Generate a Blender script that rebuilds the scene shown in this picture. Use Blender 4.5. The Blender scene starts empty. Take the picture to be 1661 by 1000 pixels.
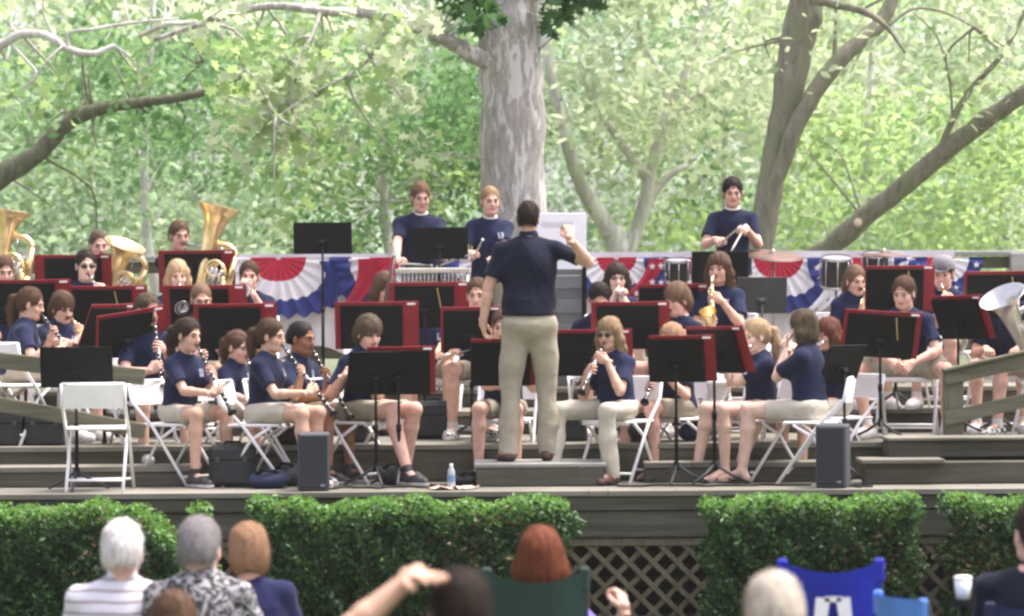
import bpy, math, random
import numpy as np
from mathutils import Vector, Matrix, Euler
R = math.radians
rng = np.random.default_rng(7)
random.seed(7)
scene = bpy.context.scene
COL = scene.collection

# ---------------------------------------------------------------- camera
CAM_Z = 2.2
cam_d = bpy.data.cameras.new('camera')
cam = bpy.data.objects.new('camera', cam_d); COL.objects.link(cam)
FPX = 5060.0                                    # focal length in pixels of the 1661 px wide photograph
cam_d.sensor_width = 36.0
cam_d.lens = FPX / 1661.0 * 36.0
cam_d.clip_start = 0.5; cam_d.clip_end = 2000.0
cam.location = (0, 0, CAM_Z)
CAMROT = Euler((R(90.125), 0, 0)).to_matrix() @ Matrix.Rotation(R(-0.35), 3, 'Z')
cam.rotation_euler = CAMROT.to_euler()
cam_d.dof.use_dof = True
cam_d.dof.focus_distance = 22.4
cam_d.dof.aperture_fstop = 2.7
scene.camera = cam

def P(u, v, d):
    """the world point at depth y = d that the photograph shows at pixel (u, v)"""
    r = CAMROT @ Vector(((u - 830.5) / FPX, -(v - 500.0) / FPX, -1.0))
    r *= d / r.y
    return Vector((r.x, r.y, r.z + CAM_Z))

# ---------------------------------------------------------------- light
SUN_EL, SUN_AZ = 66.0, 72.0                     # azimuth from +Y (behind the stage) towards +X
w = bpy.data.worlds.new('World'); scene.world = w; w.use_nodes = True
nt = w.node_tree; nt.nodes.clear()
sky = nt.nodes.new('ShaderNodeTexSky'); sky.sky_type = 'NISHITA'; sky.sun_disc = False
sky.sun_elevation = R(SUN_EL); sky.sun_rotation = R(SUN_AZ)
sky.air_density = 0.9; sky.dust_density = 5.0; sky.ozone_density = 0.6
bg = nt.nodes.new('ShaderNodeBackground'); bg.inputs['Strength'].default_value = 0.15
wo = nt.nodes.new('ShaderNodeOutputWorld')
hs = nt.nodes.new('ShaderNodeHueSaturation'); hs.inputs['Saturation'].default_value = 0.45
nt.links.new(sky.outputs[0], hs.inputs['Color']); wb_ = nt.nodes.new('ShaderNodeMixRGB'); wb_.blend_type = 'MULTIPLY'; wb_.inputs[0].default_value = 1.0; wb_.inputs[2].default_value = (1.05, 0.965, 1.03, 1)
nt.links.new(hs.outputs[0], wb_.inputs[1]); nt.links.new(wb_.outputs[0], bg.inputs[0]); nt.links.new(bg.outputs[0], wo.inputs[0])
sl = bpy.data.lights.new('sun', 'SUN'); sl.energy = 1.9; sl.angle = R(22); sl.color = (1.0, 0.95, 0.86)
so = bpy.data.objects.new('sun', sl); COL.objects.link(so)
az, el = R(SUN_AZ), R(SUN_EL)
sdir = Vector((math.sin(az) * math.cos(el), math.cos(az) * math.cos(el), math.sin(el)))
so.rotation_euler = sdir.to_track_quat('Z', 'Y').to_euler()
so.location = (0, 30, 30)
scene.view_settings.view_transform = 'Standard'; scene.view_settings.look = 'None'
scene.view_settings.exposure = 1.58; scene.view_settings.gamma = 1.0
scene.render.engine = 'CYCLES'
scene.cycles.max_bounces = 6; scene.cycles.diffuse_bounces = 3; scene.cycles.glossy_bounces = 3
scene.cycles.transmission_bounces = 4; scene.cycles.transparent_max_bounces = 6
scene.cycles.use_denoising = True
scene.cycles.filter_width = 2.6
scene.cycles.sample_clamp_indirect = 6.0
scene.cycles.caustics_reflective = False; scene.cycles.caustics_refractive = False

# ---------------------------------------------------------------- objects, names, tags
def tag(o, label=None, cat=None, group=None, kind=None):
    if label: o['label'] = label
    if cat: o['category'] = cat
    if group: o['group'] = group
    if kind: o['kind'] = kind
    return o
def empty(name, loc=(0, 0, 0), rz=0.0, label=None, cat=None, group=None):
    o = bpy.data.objects.new(name, None); COL.objects.link(o)
    o.location = loc; o.rotation_euler = (0, 0, rz); o.empty_display_size = 0.2
    return tag(o, label, cat, group)
def mk(name, V, F, mats, parent=None, mi=None, smooth=True, loc=None):
    """one mesh object from an array of vertices and an (n,k) array or a list of faces"""
    me = bpy.data.meshes.new(name)
    V = np.asarray(V, dtype=np.float32).reshape(-1, 3)
    if isinstance(F, np.ndarray):
        n, k = F.shape
        me.vertices.add(len(V)); me.vertices.foreach_set('co', V.ravel())
        me.loops.add(n * k); me.loops.foreach_set('vertex_index', F.astype(np.int32).ravel())
        me.polygons.add(n)
        me.polygons.foreach_set('loop_start', np.arange(0, n * k, k, dtype=np.int32))
    else:
        me.from_pydata(V.tolist(), [], F)
    if not isinstance(mats, (list, tuple)): mats = [mats]
    for m in mats: me.materials.append(m)
    if mi is not None: me.polygons.foreach_set('material_index', np.asarray(mi, dtype=np.int32))
    if smooth: me.polygons.foreach_set('use_smooth', np.ones(len(me.polygons), dtype=bool))
    me.update(calc_edges=True)
    o = bpy.data.objects.new(name, me); COL.objects.link(o)
    if parent is not None: o.parent = parent
    if loc is not None: o.location = loc
    return o
def copy_tree(o, parent=None):
    c = o.copy(); COL.objects.link(c)
    if parent is not None: c.parent = parent
    for ch in o.children: copy_tree(ch, c)
    return c

class MB:
    """collects primitive shapes into one mesh"""
    def __init__(s): s.v = []; s.f = []; s.m = []; s.cur = 0; s.n = 0
    def add(s, V, F):
        V = np.asarray(V, float).reshape(-1, 3)
        s.v.append(V)
        for f in F: s.f.append([i + s.n for i in f]); s.m.append(s.cur)
        s.n += len(V); return s
    def box(s, c, size, rot=None, bev=0.0):
        x, y, z = [a / 2 for a in size]
        if bev > 0:
            b = min(bev, x * .9, y * .9, z * .9)
            V = []
            for sx in (-1, 1):
                for sy in (-1, 1):
                    for sz in (-1, 1):
                        V += [(sx * (x - b), sy * (y - b), sz * z), (sx * (x - b), sy * y, sz * (z - b)), (sx * x, sy * (y - b), sz * (z - b))]
            def i(sx, sy, sz, k): return ((sx > 0) * 4 + (sy > 0) * 2 + (sz > 0)) * 3 + k
            F = []
            for sz in (-1, 1): F.append([i(-1, -1, sz, 0), i(1, -1, sz, 0), i(1, 1, sz, 0), i(-1, 1, sz, 0)][::sz])
            for sy in (-1, 1): F.append([i(-1, sy, -1, 1), i(1, sy, -1, 1), i(1, sy, 1, 1), i(-1, sy, 1, 1)][::-sy])
            for sx in (-1, 1): F.append([i(sx, -1, -1, 2), i(sx, 1, -1, 2), i(sx, 1, 1, 2), i(sx, -1, 1, 2)][::sx])
            for a in (-1, 1):
                for c2 in (-1, 1):
                    F.append([i(-1, a, c2, 0), i(1, a, c2, 0), i(1, a, c2, 1), i(-1, a, c2, 1)][::-a * c2])
                    F.append([i(a, -1, c2, 2), i(a, 1, c2, 2), i(a, 1, c2, 0), i(a, -1, c2, 0)][::-a * c2 * -1][::-1])
                    F.append([i(a, c2, -1, 1), i(a, c2, 1, 1), i(a, c2, 1, 2), i(a, c2, -1, 2)][::-a * c2])
            for sx in (-1, 1):
                for sy in (-1, 1):
                    for sz in (-1, 1): F.append([i(sx, sy, sz, 0), i(sx, sy, sz, 1), i(sx, sy, sz, 2)][::-sx * sy * sz])
        else:
            V = [(a, b, c_) for a in (-x, x) for b in (-y, y) for c_ in (-z, z)]
            F = [[0, 1, 3, 2], [4, 6, 7, 5], [0, 4, 5, 1], [2, 3, 7, 6], [0, 2, 6, 4], [1, 5, 7, 3]]
        V = np.array(V)
        if rot is not None: V = V @ np.array(rot.to_3x3() if isinstance(rot, Matrix) else rot).T
        return s.add(V + np.array(c), F)
    def tube(s, pts, rad, n=8, cap=True):
        pts = [Vector(p) for p in pts]
        if not isinstance(rad, (list, tuple, np.ndarray)): rad = [rad] * len(pts)
        V = []; F = []
        prev = None
        for i, p in enumerate(pts):
            t = (pts[min(i + 1, len(pts) - 1)] - pts[max(i - 1, 0)])
            if t.length < 1e-9: t = Vector((0, 0, 1))
            t.normalize()
            if prev is None:
                a = t.orthogonal().normalized()
            else:
                a = prev - t * prev.dot(t)
                a = a.normalized() if a.length > 1e-6 else t.orthogonal().normalized()
            prev = a; b = t.cross(a)
            for k in range(n):
                q = 2 * math.pi * k / n
                V.append(p + (a * math.cos(q) + b * math.sin(q)) * rad[i])
        for i in range(len(pts) - 1):
            for k in range(n):
                k2 = (k + 1) % n
                F.append([i * n + k, i * n + k2, (i + 1) * n + k2, (i + 1) * n + k])
        if cap:
            F.append(list(range(n))[::-1]); F.append([(len(pts) - 1) * n + k for k in range(n)])
        return s.add([tuple(v) for v in V], F)
    def lathe(s, prof, n=20, M=None):
        """prof: (radius, height) along +Z, placed by the matrix M"""
        V = []; F = []
        for r, z in prof:
            for k in range(n):
                q = 2 * math.pi * k / n; V.append((r * math.cos(q), r * math.sin(q), z))
        for i in range(len(prof) - 1):
            for k in range(n):
                k2 = (k + 1) % n; F.append([i * n + k, i * n + k2, (i + 1) * n + k2, (i + 1) * n + k])
        V = np.array(V)
        if M is not None:
            A = np.array(M); V = V @ A[:3, :3].T + A[:3, 3]
        return s.add(V, F)
    def ell(s, c, r, n=10, rot=None):
        V = []; F = []
        m = n
        for i in range(m + 1):
            th = math.pi * i / m
            for k in range(2 * n):
                q = math.pi * k / n
                V.append((math.sin(th) * math.cos(q) * r[0], math.sin(th) * math.sin(q) * r[1], math.cos(th) * r[2]))
        for i in range(m):
            for k in range(2 * n):
                k2 = (k + 1) % (2 * n); F.append([i * 2 * n + k, (i + 1) * 2 * n + k, (i + 1) * 2 * n + k2, i * 2 * n + k2])
        V = np.array(V)
        if rot is not None: V = V @ np.array(rot).T
        return s.add(V + np.array(c), F)
    def build(s, name, mats, parent=None, smooth=False, loc=None):
        V = np.concatenate(s.v) if s.v else np.zeros((0, 3))
        o = mk(name, V, s.f, mats, parent, s.m, smooth, loc)
        return o
def frame_to(d, up=(0, 0, 1)):
    """rotation whose local Z points along d"""
    return Vector(d).to_track_quat('Z', 'Y').to_matrix()
def placed(origin, d):
    M = frame_to(d).to_4x4(); M.translation = Vector(origin); return M

# ---------------------------------------------------------------- materials
MATS = {}
def nodes(name):
    m = bpy.data.materials.new(name); m.use_nodes = True
    t = m.node_tree; b = t.nodes['Principled BSDF']; MATS[name] = m
    return m, t, b
def N(t, kind, **kw):
    n = t.nodes.new(kind)
    for k, v in kw.items():
        if k in n.inputs: n.inputs[k].default_value = v
        else: setattr(n, k, v)
    return n
def mat(name, col, rough=0.6, metal=0.0, var=0.12, scale=6.0, bump=0.0, bscale=60.0, stretch=(1, 1, 1), spec=0.5, coat=0.0, sheen=0.0, detail=4.0):
    if name in MATS: return MATS[name]
    m, t, b = nodes(name)
    tc = N(t, 'ShaderNodeTexCoord'); mp = N(t, 'ShaderNodeMapping'); mp.inputs['Scale'].default_value = stretch
    t.links.new(tc.outputs['Object'], mp.inputs[0])
    nz = N(t, 'ShaderNodeTexNoise'); nz.inputs['Scale'].default_value = scale; nz.inputs['Detail'].default_value = detail
    t.links.new(mp.outputs[0], nz.inputs['Vector'])
    cr = N(t, 'ShaderNodeValToRGB')
    cr.color_ramp.elements[0].position = 0.3; cr.color_ramp.elements[1].position = 0.7
    cr.color_ramp.elements[0].color = tuple(c * (1 - var) for c in col) + (1,)
    cr.color_ramp.elements[1].color = tuple(min(1, c * (1 + var)) for c in col) + (1,)
    t.links.new(nz.outputs[0], cr.inputs[0]); t.links.new(cr.outputs[0], b.inputs['Base Color'])
    b.inputs['Roughness'].default_value = rough; b.inputs['Metallic'].default_value = metal
    b.inputs['Specular IOR Level'].default_value = spec; b.inputs['Coat Weight'].default_value = coat
    b.inputs['Sheen Weight'].default_value = sheen
    if bump > 0:
        n2 = N(t, 'ShaderNodeTexNoise'); n2.inputs['Scale'].default_value = bscale; n2.inputs['Detail'].default_value = 3
        t.links.new(mp.outputs[0], n2.inputs['Vector'])
        bp = N(t, 'ShaderNodeBump'); bp.inputs['Strength'].default_value = bump; bp.inputs['Distance'].default_value = 0.01
        t.links.new(n2.outputs[0], bp.inputs['Height']); t.links.new(bp.outputs[0], b.inputs['Normal'])
    return m
def wood(name, c1, c2, axis=0, plank=0.14, gap=True, rough=0.85, moss=0.0):
    """weathered boards running along one axis, their seams, grain and stains"""
    if name in MATS: return MATS[name]
    m, t, b = nodes(name)
    tc = N(t, 'ShaderNodeTexCoord'); mp = N(t, 'ShaderNodeMapping')
    s = [14.0, 14.0, 14.0]; s[axis] = 0.7; mp.inputs['Scale'].default_value = s
    t.links.new(tc.outputs['Object'], mp.inputs[0])
    nz = N(t, 'ShaderNodeTexNoise'); nz.inputs['Scale'].default_value = 1.6; nz.inputs['Detail'].default_value = 8; nz.inputs['Roughness'].default_value = 0.65
    t.links.new(mp.outputs[0], nz.inputs['Vector'])
    cr = N(t, 'ShaderNodeValToRGB'); cr.color_ramp.elements[0].position = 0.32; cr.color_ramp.elements[1].position = 0.68
    cr.color_ramp.elements[0].color = c1 + (1,); cr.color_ramp.elements[1].color = c2 + (1,)
    t.links.new(nz.outputs[0], cr.inputs[0])
    st = N(t, 'ShaderNodeTexNoise'); st.inputs['Scale'].default_value = 1.3; st.inputs['Detail'].default_value = 6
    t.links.new(tc.outputs['Object'], st.inputs['Vector'])
    mx = N(t, 'ShaderNodeMixRGB', blend_type='MULTIPLY'); mx.inputs[0].default_value = 0.6
    r2 = N(t, 'ShaderNodeValToRGB'); r2.color_ramp.elements[0].position = 0.35; r2.color_ramp.elements[0].color = (0.45, 0.47, 0.38, 1)
    r2.color_ramp.elements[1].position = 0.65; r2.color_ramp.elements[1].color = (1, 1, 1, 1)
    t.links.new(st.outputs[0], r2.inputs[0]); t.links.new(cr.outputs[0], mx.inputs[1]); t.links.new(r2.outputs[0], mx.inputs[2])
    t.links.new(mx.outputs[0], b.inputs['Base Color']); b.inputs['Roughness'].default_value = rough
    b.inputs['Specular IOR Level'].default_value = 0.25
    bp = N(t, 'ShaderNodeBump'); bp.inputs['Strength'].default_value = 0.5; bp.inputs['Distance'].default_value = 0.006
    t.links.new(nz.outputs[0], bp.inputs['Height']); t.links.new(bp.outputs[0], b.inputs['Normal'])
    return m
def leafmat(name, ca, cb, trans=0.5, rough=0.55, tcol=None):
    """leaf colour varied leaf by leaf, part of the light shining through"""
    if name in MATS: return MATS[name]
    m, t, b = nodes(name)
    g = N(t, 'ShaderNodeNewGeometry')
    cr = N(t, 'ShaderNodeValToRGB'); cr.color_ramp.elements[0].color = ca + (1,); cr.color_ramp.elements[1].color = cb + (1,)
    t.links.new(g.outputs['Random Per Island'], cr.inputs[0])
    t.links.new(cr.outputs[0], b.inputs['Base Color']); b.inputs['Roughness'].default_value = rough
    b.inputs['Specular IOR Level'].default_value = 0.35
    tr = N(t, 'ShaderNodeBsdfTranslucent')
    hs = N(t, 'ShaderNodeHueSaturation'); hs.inputs['Hue'].default_value = 0.485; hs.inputs['Saturation'].default_value = 1.0; hs.inputs['Value'].default_value = 1.6
    t.links.new(cr.outputs[0], hs.inputs['Color']); t.links.new(hs.outputs[0], tr.inputs[0])
    mx = N(t, 'ShaderNodeMixShader'); mx.inputs[0].default_value = trans
    out = t.nodes['Material Output']
    t.links.new(b.outputs[0], mx.inputs[1]); t.links.new(tr.outputs[0], mx.inputs[2]); t.links.new(mx.outputs[0], out.inputs[0])
    return m
M_deck = wood('weathered_deck_wood', (0.16, 0.152, 0.122), (0.30, 0.285, 0.24), 0)
M_face = wood('stained_fascia_wood', (0.062, 0.060, 0.044), (0.14, 0.132, 0.103), 0)
M_rail = wood('railing_wood', (0.10, 0.10, 0.065), (0.21, 0.20, 0.14), 0)
M_railback = wood('sunlit_rail_wood', (0.32, 0.33, 0.32), (0.5, 0.5, 0.48), 0)  # sunlight on the top rail put into a paler wood colour
M_post = wood('post_wood', (0.12, 0.12, 0.08), (0.24, 0.23, 0.16), 2)
M_lat = wood('lattice_wood', (0.13, 0.115, 0.08), (0.23, 0.205, 0.15), 2)
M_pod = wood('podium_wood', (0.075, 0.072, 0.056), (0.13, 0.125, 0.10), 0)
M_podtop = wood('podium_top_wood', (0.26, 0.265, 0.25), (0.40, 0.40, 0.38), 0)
M_white = mat('white_enamel_metal', (0.87, 0.86, 0.86), 0.35, 0.0, 0.04)
M_whitep = mat('white_plastic', (0.88, 0.86, 0.85), 0.45, 0.0, 0.05)
M_black = mat('black_stand_metal', (0.006, 0.0065, 0.0065), 0.55, 0.0, 0.25, 9, spec=0.18)
M_dgrey = mat('dark_grey_stand_metal', (0.045, 0.05, 0.052), 0.5, 0.0, 0.15, 9)
M_steel = mat('steel_grey', (0.35, 0.36, 0.38), 0.35, 0.6, 0.1)
M_red = mat('red_folder_board', (0.22, 0.004, 0.012), 0.5, 0.0, 0.15, 5)
M_brass = mat('brass', (0.88, 0.68, 0.36), 0.28, 1.0, 0.18, 14)
M_silver = mat('silver_plate', (0.60, 0.585, 0.57), 0.25, 1.0, 0.1, 10)
M_ebony = mat('black_ebony', (0.015, 0.014, 0.014), 0.3, 0.0, 0.2)
M_paper = mat('paper_white', (0.8, 0.8, 0.78), 0.8, 0.0, 0.03)
M_case = mat('black_case_cloth', (0.022, 0.024, 0.026), 0.75, 0.0, 0.3, 12, bump=0.3, bscale=200)
M_navyc = mat('navy_bag_cloth', (0.012, 0.02, 0.06), 0.8, 0.0, 0.3, 12)
# ---------------------------------------------------------------- smooth solid modelling on a grid
class Grid:
    def __init__(s, lo, hi, h):
        s.lo = np.array(lo, float); s.h = h
        s.n = np.maximum(4, np.ceil((np.array(hi, float) - s.lo) / h).astype(int) + 1)
        s.g = np.full(s.n, 1.0, np.float32); s.id = np.zeros(s.n, np.int8)
        s.ax = [s.lo[i] + h * np.arange(s.n[i]) for i in range(3)]
    def win(s, lo, hi, pad):
        a = np.clip(np.floor((np.array(lo) - pad - s.lo) / s.h).astype(int), 0, s.n)
        b = np.clip(np.ceil((np.array(hi) + pad - s.lo) / s.h).astype(int) + 1, 0, s.n)
        return tuple(slice(a[i], b[i]) for i in range(3))
    def pts(s, w):
        return (s.ax[0][w[0]][:, None, None], s.ax[1][w[1]][None, :, None], s.ax[2][w[2]][None, None, :])
    def _put(s, w, d, k, ident, op):
        o = s.g[w]
        if o.size == 0: return
        if op == 'sub': d = -d
        if op == 'add':
            m = d < o
            if k > 0:
                hh = np.clip(k - np.abs(o - d), 0, None) / k
                r = np.minimum(o, d) - hh * hh * k * 0.25
            else: r = np.minimum(o, d)
            s.id[w][m] = ident
        else:
            if k > 0:
                hh = np.clip(k - np.abs(o - d), 0, None) / k
                r = np.maximum(o, d) + hh * hh * k * 0.25
            else: r = np.maximum(o, d)
        s.g[w] = r
    def cone(s, a, b, ra, rb=None, k=0.02, ident=0, op='add', flat=False, sq=None):
        a = np.array(a, float); b = np.array(b, float); rb = ra if rb is None else rb
        rm = max(ra, rb)
        w = s.win(np.minimum(a, b) - rm, np.maximum(a, b) + rm, k + 3 * s.h)
        X, Y, Z = s.pts(w); ab = b - a; L2 = max(1e-9, ab @ ab)
        px, py, pz = X - a[0], Y - a[1], Z - a[2]
        t = (px * ab[0] + py * ab[1] + pz * ab[2]) / L2
        tc = np.clip(t, 0, 1)
        qx, qy, qz = px - tc * ab[0], py - tc * ab[1], pz - tc * ab[2]
        if sq is not None: qx, qy, qz = qx / sq[0], qy / sq[1], qz / sq[2]
        d = np.sqrt(qx ** 2 + qy ** 2 + qz ** 2) - (ra + (rb - ra) * tc)
        if flat: d = np.maximum(d, (t - 1) * math.sqrt(L2))
        s._put(w, d, k, ident, op); return s
    def chain(s, pts, rad, k=0.02, ident=0, op='add'):
        for i in range(len(pts) - 1):
            s.cone(pts[i], pts[i + 1], rad[i], rad[i + 1], k, ident, op)
        return s
    def ell(s, c, r, k=0.02, rot=None, ident=0, op='add'):
        c = np.array(c, float); r = np.array(r, float); m = r.max() if rot is not None else r
        w = s.win(c - m, c + m, k + 3 * s.h)
        X, Y, Z = s.pts(w); x, y, z = X - c[0], Y - c[1], Z - c[2]
        if rot is not None:
            A = np.array(rot).T
            x, y, z = A[0, 0] * x + A[0, 1] * y + A[0, 2] * z, A[1, 0] * x + A[1, 1] * y + A[1, 2] * z, A[2, 0] * x + A[2, 1] * y + A[2, 2] * z
        k0 = np.sqrt((x / r[0]) ** 2 + (y / r[1]) ** 2 + (z / r[2]) ** 2)
        k1 = np.sqrt((x / r[0] ** 2) ** 2 + (y / r[1] ** 2) ** 2 + (z / r[2] ** 2) ** 2)
        s._put(w, k0 * (k0 - 1) / np.maximum(k1, 1e-6), k, ident, op); return s
    def plane(s, p, nrm, k=0.0):
        """keep only the side the normal points away from"""
        nrm = np.array(nrm, float); nrm /= np.linalg.norm(nrm)
        w = (slice(None),) * 3; X, Y, Z = s.pts(w)
        d = (X - p[0]) * nrm[0] + (Y - p[1]) * nrm[1] + (Z - p[2]) * nrm[2]
        s._put(w, -d, k, 0, 'sub'); return s
    def mesh(s):
        g = s.g; sg = g < 0; n = np.array(g.shape) - 1
        c = np.zeros(tuple(n), np.int8)
        for dx in (0, 1):
            for dy in (0, 1):
                for dz in (0, 1): c += sg[dx:dx + n[0], dy:dy + n[1], dz:dz + n[2]]
        act = (c > 0) & (c < 8); ix, iy, iz = np.nonzero(act)
        idx = -np.ones(tuple(n), np.int64); idx[ix, iy, iz] = np.arange(len(ix))
        acc = np.zeros((len(ix), 3)); cnt = np.zeros(len(ix))
        for ax in range(3):
            o1, o2 = [a for a in range(3) if a != ax]
            for p in (0, 1):
                for q in (0, 1):
                    off = [0, 0, 0]; off[o1] = p; off[o2] = q
                    off2 = list(off); off2[ax] = 1
                    A = g[ix + off[0], iy + off[1], iz + off[2]]; B = g[ix + off2[0], iy + off2[1], iz + off2[2]]
                    m = (A < 0) != (B < 0)
                    t = np.where(m, A / np.where(m, A - B, 1), 0)
                    v = np.zeros((len(ix), 3)); v[:, o1] = p; v[:, o2] = q; v[:, ax] = t
                    acc += v * m[:, None]; cnt += m
        V = (np.stack([ix, iy, iz], 1) + acc / cnt[:, None]) * s.h + s.lo
        F = []
        for ax in range(3):
            o1, o2 = (ax + 1) % 3, (ax + 2) % 3
            sl0 = [slice(None)] * 3; sl1 = [slice(None)] * 3
            sl0[ax] = slice(0, -1); sl1[ax] = slice(1, None)
            A = sg[tuple(sl0)]; B = sg[tuple(sl1)]; ch = A != B
            e = np.stack(np.nonzero(ch), 1)
            ok = (e[:, o1] > 0) & (e[:, o2] > 0) & (e[:, o1] < n[o1]) & (e[:, o2] < n[o2]); e = e[ok]
            inside = A[e[:, 0], e[:, 1], e[:, 2]]
            q = []
            for (a, b) in ((0, 0), (-1, 0), (-1, -1), (0, -1)):
                c2 = e.copy(); c2[:, o1] += a; c2[:, o2] += b
                q.append(idx[c2[:, 0], c2[:, 1], c2[:, 2]])
            q = np.stack(q, 1)
            q[~inside] = q[~inside][:, ::-1]
            F.append(q)
        F = np.concatenate(F)
        F = F[(F >= 0).all(1)]
        return V, F[:, ::1]
def normals(V, F):
    a, b, c, d = (V[F[:, i]] for i in range(4))
    n = np.cross(c - a, d - b)
    N_ = np.zeros_like(V)
    for i in range(4):
        for k in range(3): N_[:, k] += np.bincount(F[:, i], n[:, k], len(V))
    return N_ / np.maximum(np.linalg.norm(N_, axis=1, keepdims=True), 1e-9)
def fold(V, seed, f=(14, 30), amp=1.0):
    r = np.random.default_rng(seed); out = np.zeros(len(V)); W = V.copy()
    for k in range(3):
        d = r.normal(size=3); W = W + 0.02 * np.sin(V @ d[:, None] * 9 + r.random() * 6) * r.normal(size=3)
    for i in range(7):
        d = r.normal(size=3); d /= np.linalg.norm(d)
        fr = r.uniform(*f)
        out += (1 - 2 * np.abs(np.sin(0.5 * (W @ d * fr) + r.random() * 6.28))) * (f[0] / fr)
    return out / 3.0 * amp
def smoothV(V, F, it=1):
    for _ in range(it):
        S = np.zeros_like(V); C = np.zeros(len(V))
        for i in range(4):
            j = F[:, (i + 1) % 4]
            for k in range(3): S[:, k] += np.bincount(F[:, i], V[j, k], len(V)) + np.bincount(j, V[F[:, i], k], len(V))
            C += np.bincount(F[:, i], None, len(V)) + np.bincount(j, None, len(V))
        V = V * 0.4 + 0.6 * S / np.maximum(C, 1)[:, None]
    return V
def xf(V, M):
    A = np.array(M); return V @ A[:3, :3].T + A[:3, 3]
# ---------------------------------------------------------------- people
SKIN = {}
def skin(tone):
    if tone in SKIN: return SKIN[tone]
    c = {'fair': (0.60, 0.37, 0.27), 'pink': (0.60, 0.37, 0.29), 'tan': (0.47, 0.26, 0.16), 'brown': (0.26, 0.125, 0.07), 'pale': (0.68, 0.47, 0.37)}[tone]
    m = mat('skin_' + tone, c, 0.6, 0, 0.13, 22, bump=0.1, bscale=300, spec=0.25)
    b = m.node_tree.nodes['Principled BSDF']
    b.inputs['Subsurface Weight'].default_value = 0.0
    SKIN[tone] = m; return m
def vary_by_object(t, col, lo, hi):
    """every person's cloth or hair has its own shade"""
    oi = N(t, 'ShaderNodeObjectInfo'); mr = N(t, 'ShaderNodeMapRange'); mr.inputs['To Min'].default_value = lo; mr.inputs['To Max'].default_value = hi
    hs = N(t, 'ShaderNodeHueSaturation'); t.links.new(oi.outputs['Random'], mr.inputs['Value']); t.links.new(mr.outputs[0], hs.inputs['Value']); t.links.new(col, hs.inputs['Color'])
    return hs.outputs[0]
def hairmat(name, col, streak=0.35):
    n = 'hair_' + name
    if n in MATS: return MATS[n]
    m, t, b = nodes(n)
    tc = N(t, 'ShaderNodeTexCoord'); mp = N(t, 'ShaderNodeMapping'); mp.inputs['Scale'].default_value = (120, 120, 14)
    t.links.new(tc.outputs['Object'], mp.inputs[0])
    nz = N(t, 'ShaderNodeTexNoise'); nz.inputs['Scale'].default_value = 1.0; nz.inputs['Detail'].default_value = 5
    t.links.new(mp.outputs[0], nz.inputs['Vector'])
    cr = N(t, 'ShaderNodeValToRGB'); cr.color_ramp.elements[0].position = 0.3; cr.color_ramp.elements[1].position = 0.7
    cr.color_ramp.elements[0].color = tuple(c * (1 - streak) for c in col) + (1,)
    cr.color_ramp.elements[1].color = tuple(min(1, c * (1 + streak)) for c in col) + (1,)
    t.links.new(nz.outputs[0], cr.inputs[0]); t.links.new(vary_by_object(t, cr.outputs[0], *((.65, 1.3) if col[0] < .2 else (.96, 1.1))), b.inputs['Base Color'])
    b.inputs['Roughness'].default_value = 0.65; b.inputs['Specular IOR Level'].default_value = 0.18
    bp = N(t, 'ShaderNodeBump'); bp.inputs['Strength'].default_value = 0.6; bp.inputs['Distance'].default_value = 0.004
    t.links.new(nz.outputs[0], bp.inputs['Height']); t.links.new(bp.outputs[0], b.inputs['Normal'])
    return m
HC = {'black': (0.012, 0.01, 0.009), 'dark': (0.030, 0.018, 0.012), 'brown': (0.075, 0.042, 0.024), 'light_brown': (0.14, 0.085, 0.05),
      'blond': (0.42, 0.30, 0.17), 'dirty_blond': (0.23, 0.16, 0.085), 'auburn': (0.10, 0.035, 0.02), 'ginger': (0.36, 0.215, 0.125), 'grey': (0.26, 0.245, 0.245),
      'white': (0.72, 0.70, 0.68), 'ivory': (0.62, 0.56, 0.47), 'red_brown': (0.17, 0.05, 0.022), 'ash': (0.10, 0.075, 0.045)}
M_eye = mat('eye_white', (0.36, 0.31, 0.29), 0.4, 0, 0.02, spec=.2)
M_iris = mat('eye_iris', (0.03, 0.02, 0.015), 0.15, 0, 0.1)
M_lips = {}
for k_, c_ in {'fair': (0.45, 0.17, 0.14), 'pink': (0.5, 0.17, 0.14), 'tan': (0.33, 0.13, 0.09), 'brown': (0.17, 0.06, 0.045), 'pale': (0.5, 0.22, 0.19)}.items():
    M_lips[k_] = mat('lips_' + k_, c_, 0.4, 0, 0.06)
HEADS = {}
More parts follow.
